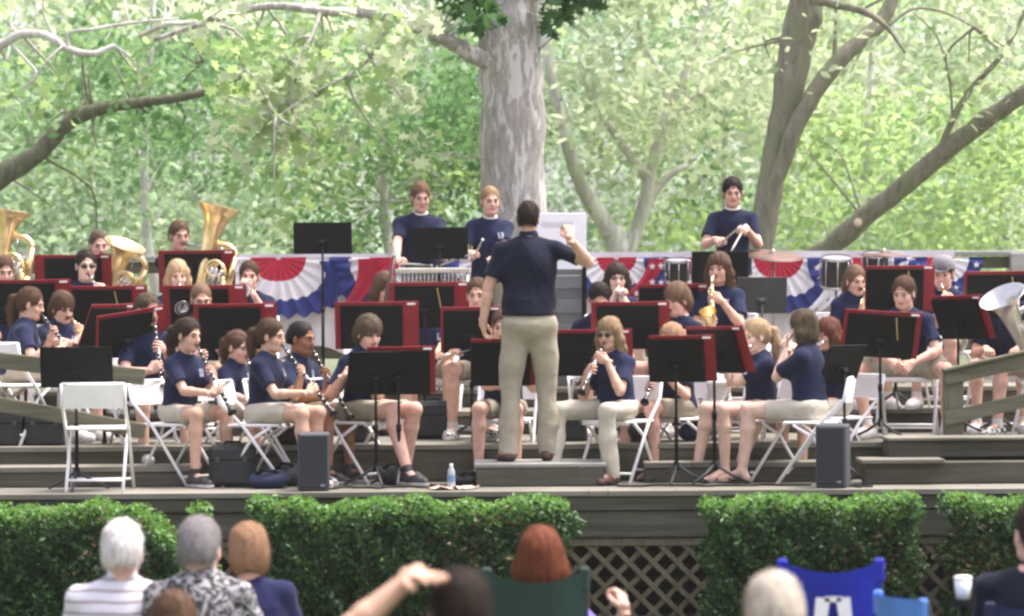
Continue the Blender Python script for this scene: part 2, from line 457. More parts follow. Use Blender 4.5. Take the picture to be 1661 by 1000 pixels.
def head_geo(kind):
    """canonical head: origin between the ears, face towards -Y; returns V, F, material index (skin, eye, iris, brow, lips)"""
    if kind in HEADS: return HEADS[kind]
    f = kind == 'f'
    g = Grid((-.11, -.14, -.20), (.11, .13, .15), 0.0042)
    g.ell((0, .012, .035), (.073, .094, .088), 0.0)
    jw = .052 if f else .058
    g.ell((0, -.028, -.04), (jw, .06, .076), .035)
    g.cone((-.03 if not f else -.02, -.035, -.088), (.03 if not f else .02, -.035, -.088), .026, .026, .03)
    g.ell((0, -.066, -.098), (.022, .02, .018), .025)
    for s in (-1, 1):
        g.ell((s * .036, -.056, -.034), (.024, .022, .026), .02)
        g.cone((s * .014, -.087, .020), (s * .044, -.073, .016), .0085, .007, .012)
    for s in (-1, 1): g.ell((s * .031, -.096, -.004), (.017, .016, .0125), .012, op='sub')
    g.cone((0, -.086, .006), (0, -.103, -.034), .008, .0105, .014)
    for s in (-1, 1): g.ell((s * .011, -.096, -.037), (.008, .009, .007), .006)
    g.cone((-.017, -.083, -.061), (.017, -.083, -.061), .0058, .0058, .006, ident=4)
    g.cone((-.014, -.082, -.070), (.014, -.082, -.070), .0065, .0065, .005, ident=4)
    g.cone((-.016, -.092, -.0655), (.016, -.092, -.0655), .0022, .0022, .003, op='sub')
    for s in (-1, 1):
        g.ell((s * .076, .004, -.012), (.009, .019, .031), .008, rot=Matrix.Rotation(R(s * 14), 3, 'Z'))
        g.ell((s * .087, -.002, -.010), (.006, .010, .017), .004, op='sub')
    g.cone((0, .022, -.07), (0, .030, -.145), .052 if not f else .045, .052 if not f else .045, .03)
    V, F = g.mesh()
    # material by nearest grid id
    c = V[F].mean(1); ii = np.clip(((c - g.lo) / g.h).round().astype(int), 0, g.n - 1)
    mi = np.where(g.id[ii[:, 0], ii[:, 1], ii[:, 2]] == 4, 4, 0)
    mi[(c[:, 1] > -.07)] = 0
    mb = MB()
    for s in (-1, 1):
        mb.cur = 1; mb.ell((s * .031, -.074, -.004), (.0125, .0125, .0115), 5)
        mb.cur = 2; mb.ell((s * .031, -.0838, -.005), (.0080, .0045, .0078), 4)
        mb.cur = 3; mb.tube([(s * .014, -.0955, .0185), (s * .03, -.093, .024), (s * .047, -.078, .019)], [.0032, .004, .0022], 4)
        mb.tube([(s * .0205, -.0855, .0035), (s * .031, -.0885, .0075), (s * .043, -.080, .003)], [.001, .0016, .001], 4)
    V2 = np.concatenate(mb.v); F2 = np.array([x for x in mb.f]); 
    V, F, mi = np.concatenate([V, V2]), np.concatenate([F, F2 + len(V)]), np.concatenate([mi, np.array(mb.m)])
    HEADS[kind] = (V, F, mi); return HEADS[kind]
HANDS = {}
def hand_geo(curl):
    """canonical right hand: wrist at the origin, fingers along +X, palm facing -Z, thumb towards +Y"""
    if curl in HANDS: return HANDS[curl]
    g = Grid((-.04, -.07, -.11), (.22, .12, .05), 0.0034)
    g.chain([(-.03, 0, 0), (.01, 0, 0)], [.027, .026], .01)
    g.ell((.03, 0, 0), (.035, .03, .018), .02)
    g.ell((.058, .002, 0), (.038, .041, .014), .015)
    for (y, L, r) in ((.031, .070, .0092), (.0105, .079, .0095), (-.0105, .073, .009), (-.030, .057, .008)):
        p = np.array([.085 - abs(y) * .12, y, 0.0]); q = 0.0; pts = [p - np.array([.02, y * .2, 0]), p]; a = [curl * .75, curl * 1.0, curl * .7]
        for j, fr in enumerate((.45, .3, .25)):
            q += a[j]; p = p + np.array([math.cos(q) * L * fr, y * .12, -math.sin(q) * L * fr]); pts.append(p)
        g.chain(pts, [r, r, r * .95, r * .86, r * .75], .004)
    c = min(1.0, curl)
    g.chain([(.012, .022, -.004), (.040, .050, -.012 - .01 * c), (.068, .058 - .012 * c, -.022 - .018 * c), (.090, .058 - .03 * c, -.028 - .026 * c)], [.015, .0125, .0105, .0085], .006)
    V, F = g.mesh(); HANDS[curl] = (V, F); return V, F

def norm(v): return Vector(v).normalized()
def hand_matrix(T, fx, pf, left, s):
    """places a hand so that what it holds lies at T; returns the matrix and the wrist"""
    x = norm(fx); z = -Vector(pf); z = (z - x * z.dot(x)).normalized(); y = z.cross(x)
    if left: pass
    A = Matrix((x, y, z)).transposed()
    if left: A = A @ Matrix.Diagonal((1, -1, 1))
    A = A * s
    W = Vector(T) - A @ Vector((.085, 0.0, -.022))
    M = A.to_4x4(); M.translation = W
    return M, W
def ik(a, b, l1, l2, hint):
    a, b = Vector(a), Vector(b); d = b - a; L = d.length; mx = (l1 + l2) * .995
    if L > mx: b = a + d * (mx / L); d = b - a; L = mx
    if L < 0.06: L = 0.06
    x = (l1 * l1 - l2 * l2 + L * L) / (2 * L); h = math.sqrt(max(0, l1 * l1 - x * x))
    n = d.normalized(); hv = Vector(hint); hv = (hv - n * hv.dot(n)).normalized()
    return a + n * x + hv * h, b
STYLE = {}
def hair_geo(style, seed=0):
    """canonical hair in the head's own coordinates"""
    key = (style, seed)
    if key in STYLE: return STYLE[key]
    r = np.random.default_rng(seed + 11)
    h = .0055
    g = Grid((-.19, -.15, -.36), (.19, .30, .17), h)
    if style in ('short', 'crop', 'thin'):
        h_ = 0
        e = {'short': .0, 'crop': -.0012, 'thin': -.003}[style]
        g.ell((0, .016, .038), (.079 + e, .099 + e, .093 + e), 0)
        g.ell((0, .06, .0), (.074, .062 + e, .075), .02)
        g.ell((0, -.13, -.015), (.080, .085, .098), .012, op='sub')
        for s in (-1, 1): g.ell((s * .085, -.02, -.045), (.04, .055, .05), .01, op='sub')
        g.ell((0, .08, -.110), (.12, .09, .078), .01, op='sub')
        if style == 'thin': g.ell((0, -.03, .16), (.05, .05, .05), .03, op='sub')
    elif style == 'mop':
        g.ell((0, .012, .036), (.087, .107, .100), 0)
        g.ell((0, .05, -.02), (.090, .070, .085), .03)
        g.ell((0, -.135, -.062), (.062, .082, .082), .01, op='sub')
        g.ell((0, .09, -.15), (.13, .09, .08), .01, op='sub')
        for s in (-1, 1): g.ell((s * .085, -.045, -.085), (.05, .06, .055), .015, op='sub')
    elif style in ('pony', 'bun'):
        g.ell((0, .016, .038), (.081, .101, .095), 0)
        g.ell((0, .055, .0), (.074, .062, .072), .02)
        g.ell((0, -.13, -.020), (.080, .085, .098), .012, op='sub')
        for s in (-1, 1): g.ell((s * .085, -.03, -.05), (.035, .055, .05), .01, op='sub')
        g.ell((0, .06, -.125), (.12, .09, .065), .01, op='sub')
        if style == 'pony':
            a = r.uniform(-.03, .03)
            g.chain([(0, .105, .045), (a * .4, .145, .02), (a, .155, -.06), (a * 1.2, .14, -.14), (a * 1.3, .125, -.21)], [.022, .034, .036, .027, .010], .012)
        else: g.ell((0, .125, .04), (.04, .035, .04), .01)
    elif style in ('long', 'bob'):
        g.ell((0, .014, .038), (.085, .105, .099), 0)
        low = -.10 if style == 'bob' else -.20
        g.ell((0, .045, -.045), (.088, .070, .10), .03)
        for s in (-1, 1):
            g.chain([(s * .066, -.01, .03), (s * .080, .005, -.05), (s * .082, .0, low)], [.03, .034, .020 if style == 'long' else .03], .03)
        if style == 'long':
            g.ell((0, .065, -.13), (.095, .045, .12), .04)
            for j in range(9):
                x = -.09 + .0225 * j
                g.cone((x, .05 + r.uniform(-.01, .02), -.12), (x * 1.15, .055 + r.uniform(-.01, .01), -.24 - r.uniform(0, .04)), .024, .008, .012)
        g.ell((0, -.125, -.052), (.060, .085, .092), .012, op='sub')
        g.ell((0, -.11, -.16), (.065, .09, .07), .02, op='sub')
    V, F = g.mesh()
    n = normals(V, F)
    th = np.arctan2(V[:, 0], V[:, 1] - .01)
    amp = {'crop': .0006, 'short': .0012, 'thin': .001}.get(style, .0016)
    lump = np.sin(th * 23 + 5 * np.sin(V[:, 2] * 25 + seed)) * .5 + np.sin(th * 41 + V[:, 2] * 60 + seed) * .5 + np.sin(V[:, 0] * 150 + V[:, 1] * 90 + seed)
    V = V + n * (lump * amp)[:, None]
    hem = np.clip((.045 - V[:, 2]) / .06, 0, 1) if style != 'pony' else np.clip((.03 - V[:, 2]) / .05, 0, 1) * (V[:, 1] < .07)
    V[:, 2] += hem * (.007 * np.sin(th * 31 + seed) + .006 * np.sin(th * 53 + 2 * seed) + .004 * np.sin(th * 89))
    STYLE[key] = (V, F); return V, F
def strands(V, F, count, length, wid, seed, curl=.4):
    """thin tapering locks lying on the hair"""
    r = np.random.default_rng(seed); n = normals(V, F)
    i = r.integers(0, len(V), count); p = V[i] + n[i] * .001; nn = n[i]
    d = np.tile(np.array([0, .35, -1.0]), (count, 1)) + r.normal(size=(count, 3)) * curl
    top = p[:, 2] > .09; d[top] = np.stack([p[top, 0] * 9, (p[top, 1] + .0) * 7, np.zeros(top.sum())], 1) + r.normal(size=(top.sum(), 3)) * .5
    d -= nn * (d * nn).sum(1, keepdims=True); d /= np.maximum(np.linalg.norm(d, axis=1, keepdims=True), 1e-6)
    sd = np.cross(nn, d) * wid; L = length * r.uniform(.5, 1.2, (count, 1))
    lift = nn * r.uniform(.001, .007, (count, 1)) * np.where(r.random((count, 1)) < .08, 2.2, 1)
    a = p - sd; b = p + sd; m = p + d * L * .5 + lift; c1 = m - sd * .8; c2 = m + sd * .8; e = p + d * L + lift * .6 - nn * L * .12
    e2 = e + sd * .15
    Vs = np.stack([a, b, c2, c1, e, e2], 1).reshape(-1, 3); base = np.arange(count)[:, None] * 6
    Fs = np.concatenate([base + np.array([[0, 1, 2, 3]]), base + np.array([[3, 2, 5, 4]])])
    return Vs, Fs
SHIRT = {}
def shirtmat(kind):
    if kind in SHIRT: return SHIRT[kind]
    if kind == 'navy_tee' or kind == 'navy_polo' or kind == 'navy_jacket' or kind == 'purple_top' or kind == 'navy_top':
        c = {'navy_tee': (0.0085, 0.0125, 0.039), 'navy_polo': (0.008, 0.011, 0.030), 'navy_jacket': (0.009, 0.012, 0.028), 'purple_top': (0.20, 0.15, 0.50), 'navy_top': (0.009, 0.011, 0.045)}[kind]
        m, t, b = nodes(kind + '_cloth')
        tc = N(t, 'ShaderNodeTexCoord'); nz = N(t, 'ShaderNodeTexNoise'); nz.inputs['Scale'].default_value = 4; nz.inputs['Detail'].default_value = 3
        t.links.new(tc.outputs['Object'], nz.inputs['Vector'])
        cr = N(t, 'ShaderNodeValToRGB'); cr.color_ramp.elements[0].color = tuple(x * .8 for x in c) + (1,); cr.color_ramp.elements[1].color = tuple(x * 1.25 for x in c) + (1,)
        t.links.new(nz.outputs[0], cr.inputs[0])
        at = N(t, 'ShaderNodeAttribute'); at.attribute_name = 'emblem'
        sx = N(t, 'ShaderNodeSeparateXYZ'); t.links.new(at.outputs['Vector'], sx.inputs[0])
        def mth(op, a, v=None, b_=None):
            n = N(t, 'ShaderNodeMath', operation=op)
            t.links.new(a, n.inputs[0])
            if v is not None: n.inputs[1].default_value = v
            if b_ is not None: t.links.new(b_, n.inputs[1])
            return n.outputs[0]
        ax_ = mth('ABSOLUTE', sx.outputs[0]); az_ = mth('ABSOLUTE', sx.outputs[1])
        outer = mth('MULTIPLY', mth('LESS_THAN', ax_, .019), None, mth('LESS_THAN', az_, .028))
        inner = mth('MULTIPLY', mth('LESS_THAN', ax_, .007), None, mth('GREATER_THAN', sx.outputs[1], -.010))
        msk = mth('MULTIPLY', mth('SUBTRACT', outer, None, inner), 0.6)
        msk = mth('MAXIMUM', msk, 0.0)
        mx = N(t, 'ShaderNodeMixRGB'); mx.inputs[2].default_value = (0.6, 0.62, 0.72, 1)
        t.links.new(msk, mx.inputs[0]); t.links.new(vary_by_object(t, cr.outputs[0], .75, 1.3), mx.inputs[1]); t.links.new(mx.outputs[0], b.inputs['Base Color'])
        b.inputs['Roughness'].default_value = 0.9; b.inputs['Sheen Weight'].default_value = 0.05; b.inputs['Specular IOR Level'].default_value = 0.2
        n2 = N(t, 'ShaderNodeTexNoise'); n2.inputs['Scale'].default_value = 10; n2.inputs['Detail'].default_value = 4; n2.inputs['Distortion'].default_value = 1.2
        t.links.new(tc.outputs['Object'], n2.inputs['Vector'])
        bp = N(t, 'ShaderNodeBump'); bp.inputs['Strength'].default_value = .5; bp.inputs['Distance'].default_value = .018
        t.links.new(n2.outputs[0], bp.inputs['Height']); t.links.new(bp.outputs[0], b.inputs['Normal'])
    elif kind == 'striped_polo':
        m, t, b = nodes('striped_polo_cloth'); tc = N(t, 'ShaderNodeTexCoord'); wv = N(t, 'ShaderNodeTexWave', bands_direction='Z')
        wv.inputs['Scale'].default_value = 6.5; wv.inputs['Distortion'].default_value = 1.2; wv.inputs['Detail'].default_value = 1
        t.links.new(tc.outputs['Object'], wv.inputs['Vector']); cr = N(t, 'ShaderNodeValToRGB')
        e = cr.color_ramp.elements; e[0].color = (.30, .26, .27, 1); e[0].position = .05; e[1].color = (.60, .60, .66, 1); e[1].position = .3
        t.links.new(wv.outputs[0], cr.inputs[0]); t.links.new(cr.outputs[0], b.inputs['Base Color']); b.inputs['Roughness'].default_value = .9
    elif kind == 'patterned_shirt':
        m, t, b = nodes('patterned_shirt_cloth'); tc = N(t, 'ShaderNodeTexCoord')
        wv = N(t, 'ShaderNodeTexNoise'); wv.inputs['Scale'].default_value = 17; wv.inputs['Distortion'].default_value = 3.2; wv.inputs['Detail'].default_value = 2
        t.links.new(tc.outputs['Object'], wv.inputs['Vector']); cr = N(t, 'ShaderNodeValToRGB')
        e = cr.color_ramp.elements; e[0].color = (.028, .028, .03, 1); e[0].position = .49; e[1].color = (.40, .40, .41, 1); e[1].position = .55
        t.links.new(wv.outputs[0], cr.inputs[0]); t.links.new(cr.outputs[0], b.inputs['Base Color']); b.inputs['Roughness'].default_value = .9
    else: m = mat(kind + '_cloth', (0.05, 0.04, 0.035), 0.9, 0, 0.5, 20)
    SHIRT[kind] = m; return m
M_khaki = mat('khaki_cloth', (0.35, 0.315, 0.235), 0.9, 0, 0.12, 10, bump=.4, bscale=40)
M_khaki2 = mat('pale_khaki_cloth', (0.50, 0.465, 0.38), 0.9, 0, 0.1, 10, bump=.4, bscale=40)
M_olive = mat('grey_khaki_cloth', (0.31, 0.29, 0.215), 0.9, 0, 0.12, 10, bump=.4, bscale=40)
M_denim = mat('dark_trouser_cloth', (0.04, 0.045, 0.06), 0.9, 0, 0.2, 10)
BOT = {'khaki': M_khaki, 'pale': M_khaki2, 'olive': M_olive, 'dark': M_denim}
M_sneak = mat('white_sneaker', (0.62, 0.6, 0.58), 0.6, 0, 0.15, 30)
M_blackshoe = mat('black_shoe', (0.02, 0.02, 0.02), 0.5, 0, 0.2)
M_brownshoe = mat('brown_shoe', (0.09, 0.04, 0.02), 0.45, 0, 0.2)
M_sock = mat('white_sock', (0.6, 0.58, 0.56), 0.9, 0, 0.05)
def checkmat():
    m, t, b = nodes('checked_sneaker'); tc = N(t, 'ShaderNodeTexCoord'); ck = N(t, 'ShaderNodeTexChecker'); ck.inputs['Scale'].default_value = 28
    ck.inputs[1].default_value = (.02, .02, .02, 1); ck.inputs[2].default_value = (.55, .53, .5, 1)
    t.links.new(tc.outputs['Object'], ck.inputs['Vector']); t.links.new(ck.outputs[0], b.inputs['Base Color']); return m
M_check = checkmat()
SHOE = {'white': M_sneak, 'black': M_blackshoe, 'brown': M_brownshoe, 'check': M_check}
WHO = []
def person(who, u, v, d, floor, yaw, label, seat=True, lean=8, head=(0, 8), hair=('short', 'brown'), tone='fair', sex='m', bottom=('shorts', 'khaki'),
           shoes='white', legs=None, hands=None, K=0.95, shirt='navy_tee', group='musicians in navy shirts on the stage', seat_h=0.44, vox=0.0095, glasses=None,
           inst=None, nostr=900, sway=0.0, undershirt=False, cap=False, twist=0.0, build=1.0, seed=None, HK=None, onlytop=False, zfix=None, nk=1.0):
    seed = len(WHO) + 3 if seed is None else seed
    rr = np.random.default_rng(seed)
    top = P(u, v, d)
    HKs = (0.98 if sex == 'm' else 0.95) * rr.uniform(.985, 1.02) if HK is None else HK
    hairtop = {'mop': .142, 'crop': .128, 'long': .139, 'bob': .139}.get(hair[0], .134) * HKs
    T = top.z - floor
    ln = R(lean)
    if seat:
        hipz = seat_h + .085 * K
        Lt = (T - hipz - (.150 * nk * HKs + hairtop)) / math.cos(ln)
        if Lt < .35 or Lt > .60: print('TORSO', who, round(Lt, 3))
        Lt = min(max(Lt, .35), .60)
        kk = K
    else:
        kk = T / 1.79; hipz = .93 * kk; Lt = (T - hipz - (.150 * nk * HKs + hairtop)) / math.cos(ln)
    P0 = Vector((0, 0, hipz))
    sp = Vector((math.sin(R(sway)), -math.sin(ln), math.cos(ln))).normalized()
    NB = P0 + sp * Lt
    Rt = Matrix.Rotation(ln, 3, 'X')                       # torso frame (leaning)
    hy, hp = R(head[0]), R(head[1]); hr = R(head[2]) if len(head) > 2 else 0
    HM = Matrix.Rotation(hy, 3, 'Z') @ Matrix.Rotation(hp, 3, 'X') @ Matrix.Rotation(hr, 3, 'Y')
    HCen = NB + sp * .02 + Vector((0, 0, (.150 * nk - .02) * HKs)) + Vector((0, -.028, 0))
    # origin so that the head lands on its pixel
    a = R(yaw)
    Rz = Matrix.Rotation(a, 3, 'Z')
    hw = Rz @ HCen
    dz = top.z - (floor + HCen.z + hairtop)                # tiny remainder
    if zfix is not None: dz = zfix
    O = Vector((top.x - hw.x, d - hw.y, floor)); 
    if abs(dz) > .03: print('DZ', who, round(dz, 3), 'T', round(T, 2))
    HCen = HCen + Vector((0, 0, max(-.03, min(.03, dz))))
    root = empty('person', O, a, label, 'person', group)
    toL = Matrix.Translation(O) @ Rz.to_4x4(); toLi = toL.inverted()
    def loc(w): return toLi @ Vector(w)
    mouth = HCen + HM @ (Vector((0, -.096, -.066)) * HKs)
    # shoulders, arms
    tw = Matrix.Rotation(R(twist), 3, 'Z')
    sw = (.158 if sex == 'm' else .140) * kk * build
    bk = .072
    SL = NB - sp * bk + tw @ Vector((sw, 0.0, 0)); SR = NB - sp * bk + tw @ Vector((-sw, 0.0, 0))
    res = dict(root=root, M=toL, loc=loc, mouth=mouth, head=HCen, HM=HM, O=O, yaw=yaw, K=kk, hipz=hipz, NB=NB)
    if callable(inst): hands = inst(res)
    if hands is None:
        hands = {'L': ((.10, -.42, hipz + .10), (-.3, -.9, -.1), (0, 0, -1)), 'R': ((-.10, -.42, hipz + .10), (.3, -.9, -.1), (0, 0, -1))}
    u1, u2 = .275 * kk, .245 * kk
    bodyV = []; bodyF = []; bodyM = []; nb = 0
    armpts = {}
    for sd, S in (('L', SL), ('R', SR)):
        h = hands.get(sd)
        if h is None: continue
        Tt, fx, pf = h[0], h[1], h[2]; curl = h[3] if len(h) > 3 and h[3] is not None else .7
        hint = h[4] if len(h) > 4 else ((.55 if sd == 'L' else -.55), .25, -1)
        HMx, W = hand_matrix(Tt, fx, pf, sd == 'L', .97 * kk if sex == 'm' else .9 * kk)
        E, W2 = ik(S, W, u1, u2, hint)
        if (W2 - W).length > .003: HMx.translation = W2
        armpts[sd] = (S, E, W2); res['hand' + sd] = W2
        V_, F_ = hand_geo(curl); V_ = xf(V_, HMx)
        if sd == 'L': F_ = F_[:, ::-1]
        bodyV.append(V_); bodyF.append(F_)
    # legs
    tl, cl = .415 * kk, .40 * kk
    legs = legs or (((7, 0.0), (7, 0.0)) if seat else ((.02, 0.0), (-.02, .02)))
    lp = {}
    for i, sd in enumerate(('L', 'R')):
        sx = 1 if sd == 'L' else -1
        Hp = P0 + Vector((sx * .09 * kk, 0, 0))
        if seat:
            sprd, fo = R(legs[i][0]), legs[i][1]; rise = legs[i][2] if len(legs[i]) > 2 else 0.0
            fside = legs[i][3] if len(legs[i]) > 3 else 0.0
            Kn = Hp + Vector((sx * math.sin(sprd), -math.cos(sprd), rise)).normalized() * tl
            Ak = Vector((Kn.x + fside, Kn.y - fo, .085))
            if len(legs[i]) > 4: Ak.z = legs[i][4]
            ft = Vector((sx * math.sin(sprd) * .6 + fside * .5, -1, 0)).normalized()
        else:
            ox, oy = legs[i][0], legs[i][1]
            Ak = Vector((sx * .10 * kk + ox, oy, .085)); Kn = (Hp + Ak) / 2 + Vector((sx * .01, -.03, .02))
            ft = Vector((sx * .35, -1, 0)).normalized()
        lp[sd] = (Hp, Kn, Ak, ft)
    res['legs'] = lp
    # ---- the body: one continuous surface
    allp = [P0, NB, SL, SR, HCen] + [q for t3 in armpts.values() for q in t3] + [q for t4 in lp.values() for q in t4[:3]] + [t4[2] + t4[3] * .2 for t4 in lp.values()]
    lo = np.min([list(q) for q in allp], 0) - .15; hi = np.max([list(q) for q in allp], 0) + .15; lo[2] = max(lo[2], -.02)
    g = Grid(lo, hi, vox)
    rot = Rt
    def tp(f, y=0): return P0 + sp * (Lt * f) + rot @ Vector((0, y, 0))
    fb = .93 if sex == 'f' else 1.0
    g.ell(tp(.70), np.array((.145 * fb, .095, .18)) * kk * build, .03, rot=rot); g.ell(tp(.25), np.array((.13, .095, .17)) * kk * build, .05, rot=rot)
    g.ell(P0, np.array((.145, .11, .10)) * kk, .04)
    g.cone(NB - sp * .04, HCen + HM @ Vector((0, .03, -.07)), .054 * kk * (1 if sex == 'm' else .9), .050 * kk * (1 if sex == 'm' else .88), .02)
    g.cone(SL, SR, .045 * kk, .045 * kk, .03)
    th = 1.0 if sex == 'm' else .92
    for sd, (S, E, W) in armpts.items():
        g.cone(S, E, .047 * kk * th, .039 * kk * th, .025)
        m1 = E.lerp(W, .25); g.cone(E, m1, .038 * kk * th, .040 * kk * th, .012); g.cone(m1, W, .040 * kk * th, .0255 * kk * th, .012)
        ext = W + (W - E).normalized() * .02; g.cone(W, ext, .026 * kk * th, .025 * kk * th, .008)
    for sd, (Hp, Kn, Ak, ft) in lp.items():
        g.cone(Hp, Kn, .078 * kk, .053 * kk, .03); c1 = Kn.lerp(Ak, .28) + Vector((0, .012 if bottom[0] == 'shorts' else 0, 0)) * kk; lw = 1.0 if bottom[0] == 'shorts' else .82
        g.cone(Kn, c1, .050 * kk * lw, .054 * kk * lw, .02 * lw); g.cone(c1, Ak, .054 * kk * lw, .034 * kk, .02)
        if bottom[0] == 'shorts': g.ell(Kn + Vector((0, -.012, 0)), np.array((.045, .04, .05)) * kk, .02)
        zb = Ak.z - .085
        heel = Ak + Vector((-ft.x * .035, -ft.y * .035, -.045)); ball = Vector((Ak.x, Ak.y, zb + .03)) + ft * .12; toe = Vector((Ak.x, Ak.y, zb + .022)) + ft * .17
        g.cone(Ak, heel, .033 * kk, .03, .015); g.cone(Ak, ball, .032, .028, .015); g.cone(ball, toe, .030, .018, .01)
    V, F = g.mesh(); V = smoothV(V, F, 1)
    bodyV.insert(0, V); bodyF.insert(0, F)
    HV, HF, Hm = head_geo(sex)
    vary = Matrix.Diagonal((rr.uniform(.96, 1.05), rr.uniform(.97, 1.03), rr.uniform(.97, 1.03))) if HK is None else Matrix.Identity(3)
    HM4 = (HM @ vary * HKs).to_4x4(); HM4.translation = HCen
    Vs, Fs, ms = [], [], []; n0 = 0
    for V_, F_ in zip(bodyV, bodyF):
        Vs.append(V_); Fs.append(F_ + n0); ms.append(np.zeros(len(F_), int)); n0 += len(V_)
    Vs.append(xf(HV, HM4)); Fs.append(HF + n0); ms.append(Hm)
    hm = hairmat(hair[1], HC[hair[1]])
    mk('body', np.concatenate(Vs), np.concatenate(Fs), [skin(tone), M_eye, M_iris, hm, M_lips[tone]], root, np.concatenate(ms))
    # ---- hair
    if hair[0] != 'none':
        V, F = hair_geo(hair[0], seed % 3)
        if nostr:
            Vs2, Fs2 = strands(V, F, nostr, .042 if hair[0] not in ('crop',) else .010, .0014 if nostr < 2000 else .0009, seed)
            F = np.concatenate([F, Fs2 + len(V)]); V = np.concatenate([V, Vs2])
        HG = (HM @ vary * HKs * 1.01).to_4x4(); HG.translation = HCen
        mk('hair', xf(V, HG), F, hm, root)
    # ---- shirt
    g = Grid(lo, hi, vox * 1.1)
    q = kk * build
    g.ell(tp(.68), np.array((.170 * fb, .118, .20)) * q, 0, rot=rot)
    g.ell(tp(.28, -.005), np.array((.152, .120, .19)) * q, .06, rot=rot)
    g.ell(P0 + Vector((0, 0, .0)), np.array((.172, .140, .11)) * q, .05)
    if not seat: g.cone(P0 + sp * .05, P0 + sp * .13, .14 * q, .135 * q, .05, sq=(1.15, .86, 1))
    if sex == 'f':
        for sx in (-1, 1): g.ell(tp(.66, -.07) + rot @ Vector((sx * .06, 0, 0)), np.array((.06, .055, .065)) * kk, .05, rot=rot)
    g.cone(SL, SR, .056 * kk, .056 * kk, .04)
    for S in (SL, SR): g.cone(NB - sp * .022, S + sp * .004, .050 * kk, .052 * kk, .035)
    for sd, (S, E, W) in armpts.items():
        g.cone(S, S.lerp(E, .74), .058 * kk, .067 * kk, .03, flat=True)
    cut = P0.z - (.055 if seat else (-.075 if shirt == 'navy_polo' else .01))
    g.plane((0, 0, cut), (0, 0, -1), .01)
    g.cone(NB + Vector((0, -.022, .040)), NB + Vector((0, -.06, .17)), .050 * kk, .07 * kk, .008, op='sub')
    V, F = g.mesh(); V = smoothV(V, F, 1)
    n = normals(V, F)
    V = V + n * (fold(V, seed, (13, 36), .015))[:, None]
    so_ = mk('shirt', V, F, shirtmat(shirt), root)
    E0 = tp(.74) + rot @ Vector((.075 * kk, -.10, 0))
    rel = V - np.array(E0); front = rel[:, 1] < .09
    at = so_.data.attributes.new('emblem', 'FLOAT_VECTOR', 'POINT')
    vec = np.stack([rel[:, 0], rel[:, 2], np.zeros(len(V))], 1); vec[~front] = 9.0
    if shirt not in ('navy_tee',): vec[:] = 9.0
    at.data.foreach_set('vector', vec.astype(np.float32).ravel())
    # collar
    cb = MB(); cr_ = .058 * kk; ctr = NB + Vector((0, -.012, .022))
    ring = [ctr + Matrix.Rotation(R(18 + lean), 3, 'X') @ Vector((math.cos(t) * cr_, math.sin(t) * cr_ * 1.05, 0)) for t in np.linspace(0, 2 * math.pi, 17)]
    if shirt in ('navy_polo', 'striped_polo', 'patterned_shirt'):
        cb.lathe([(.056 * kk, .03), (.062 * kk, .032), (.072 * kk, 0), (.068 * kk, -.012)], 18, placed(ctr + Vector((0, 0.006, .0)), Rt @ Vector((0, -.2, 1))))
        cb.build('collar', shirtmat(shirt), so_, True)
    else:
        cb.tube(ring, .008, 6); cb.build('collar', M_paper if undershirt else shirtmat(shirt), so_, True)
    if undershirt: so_.children[-1]['label'] = 'white undershirt collar'
    # ---- bottoms
    bk_, bc = bottom
    bm_ = BOT[bc]
    g = Grid(lo, hi, vox * 1.1)
    kq = kk * (1 + (build - 1) * .6)
    g.ell(P0 + Vector((0, .01, -.005)), np.array((.165, .135, .115)) * kq, 0)
    if not seat: g.cone(P0, P0 + sp * .15, .135 * kq, .132 * kq, .03, sq=(1.12, .84, 1))
    for sd, (Hp, Kn, Ak, ft) in lp.items():
        if bk_ == 'shorts':
            e = .80 if bc != 'pale' else .70
            g.cone(Hp, Hp.lerp(Kn, e), .098 * kk, .083 * kk, .03, flat=True)
        else:
            g.cone(Hp, Kn, .100 * kq, .074 * kq, .03)
            g.cone(Kn, Kn.lerp(Ak, .45), .074 * kq, .070 * kq, .02); g.cone(Kn.lerp(Ak, .4), Ak + Vector((0, 0, -.04)), .070 * kq, .067 * kq, .02, flat=True)
    if seat: g.plane((0, 0, P0.z + .075), (0, 0, 1), .02)
    V, F = g.mesh(); V = smoothV(V, F, 1); n = normals(V, F)
    V = V + n * fold(V, seed + 50, (12, 30), .017)[:, None]
    mk('shorts' if bk_ == 'shorts' else 'trousers', V, F, bm_, root)
    if shirt == 'navy_polo' and not seat:
        mb = MB(); bz = P0 + sp * .088; rg = [bz + Vector((math.cos(t) * .160 * kq, math.sin(t) * .122 * kq, 0)) for t in np.linspace(0, 2 * math.pi, 33)]
        for dz_ in (-.012, 0, .012): mb.tube([p_ + Vector((0, 0, dz_)) for p_ in rg], .007, 6)
        mb.build('belt', M_ebony, root, True)
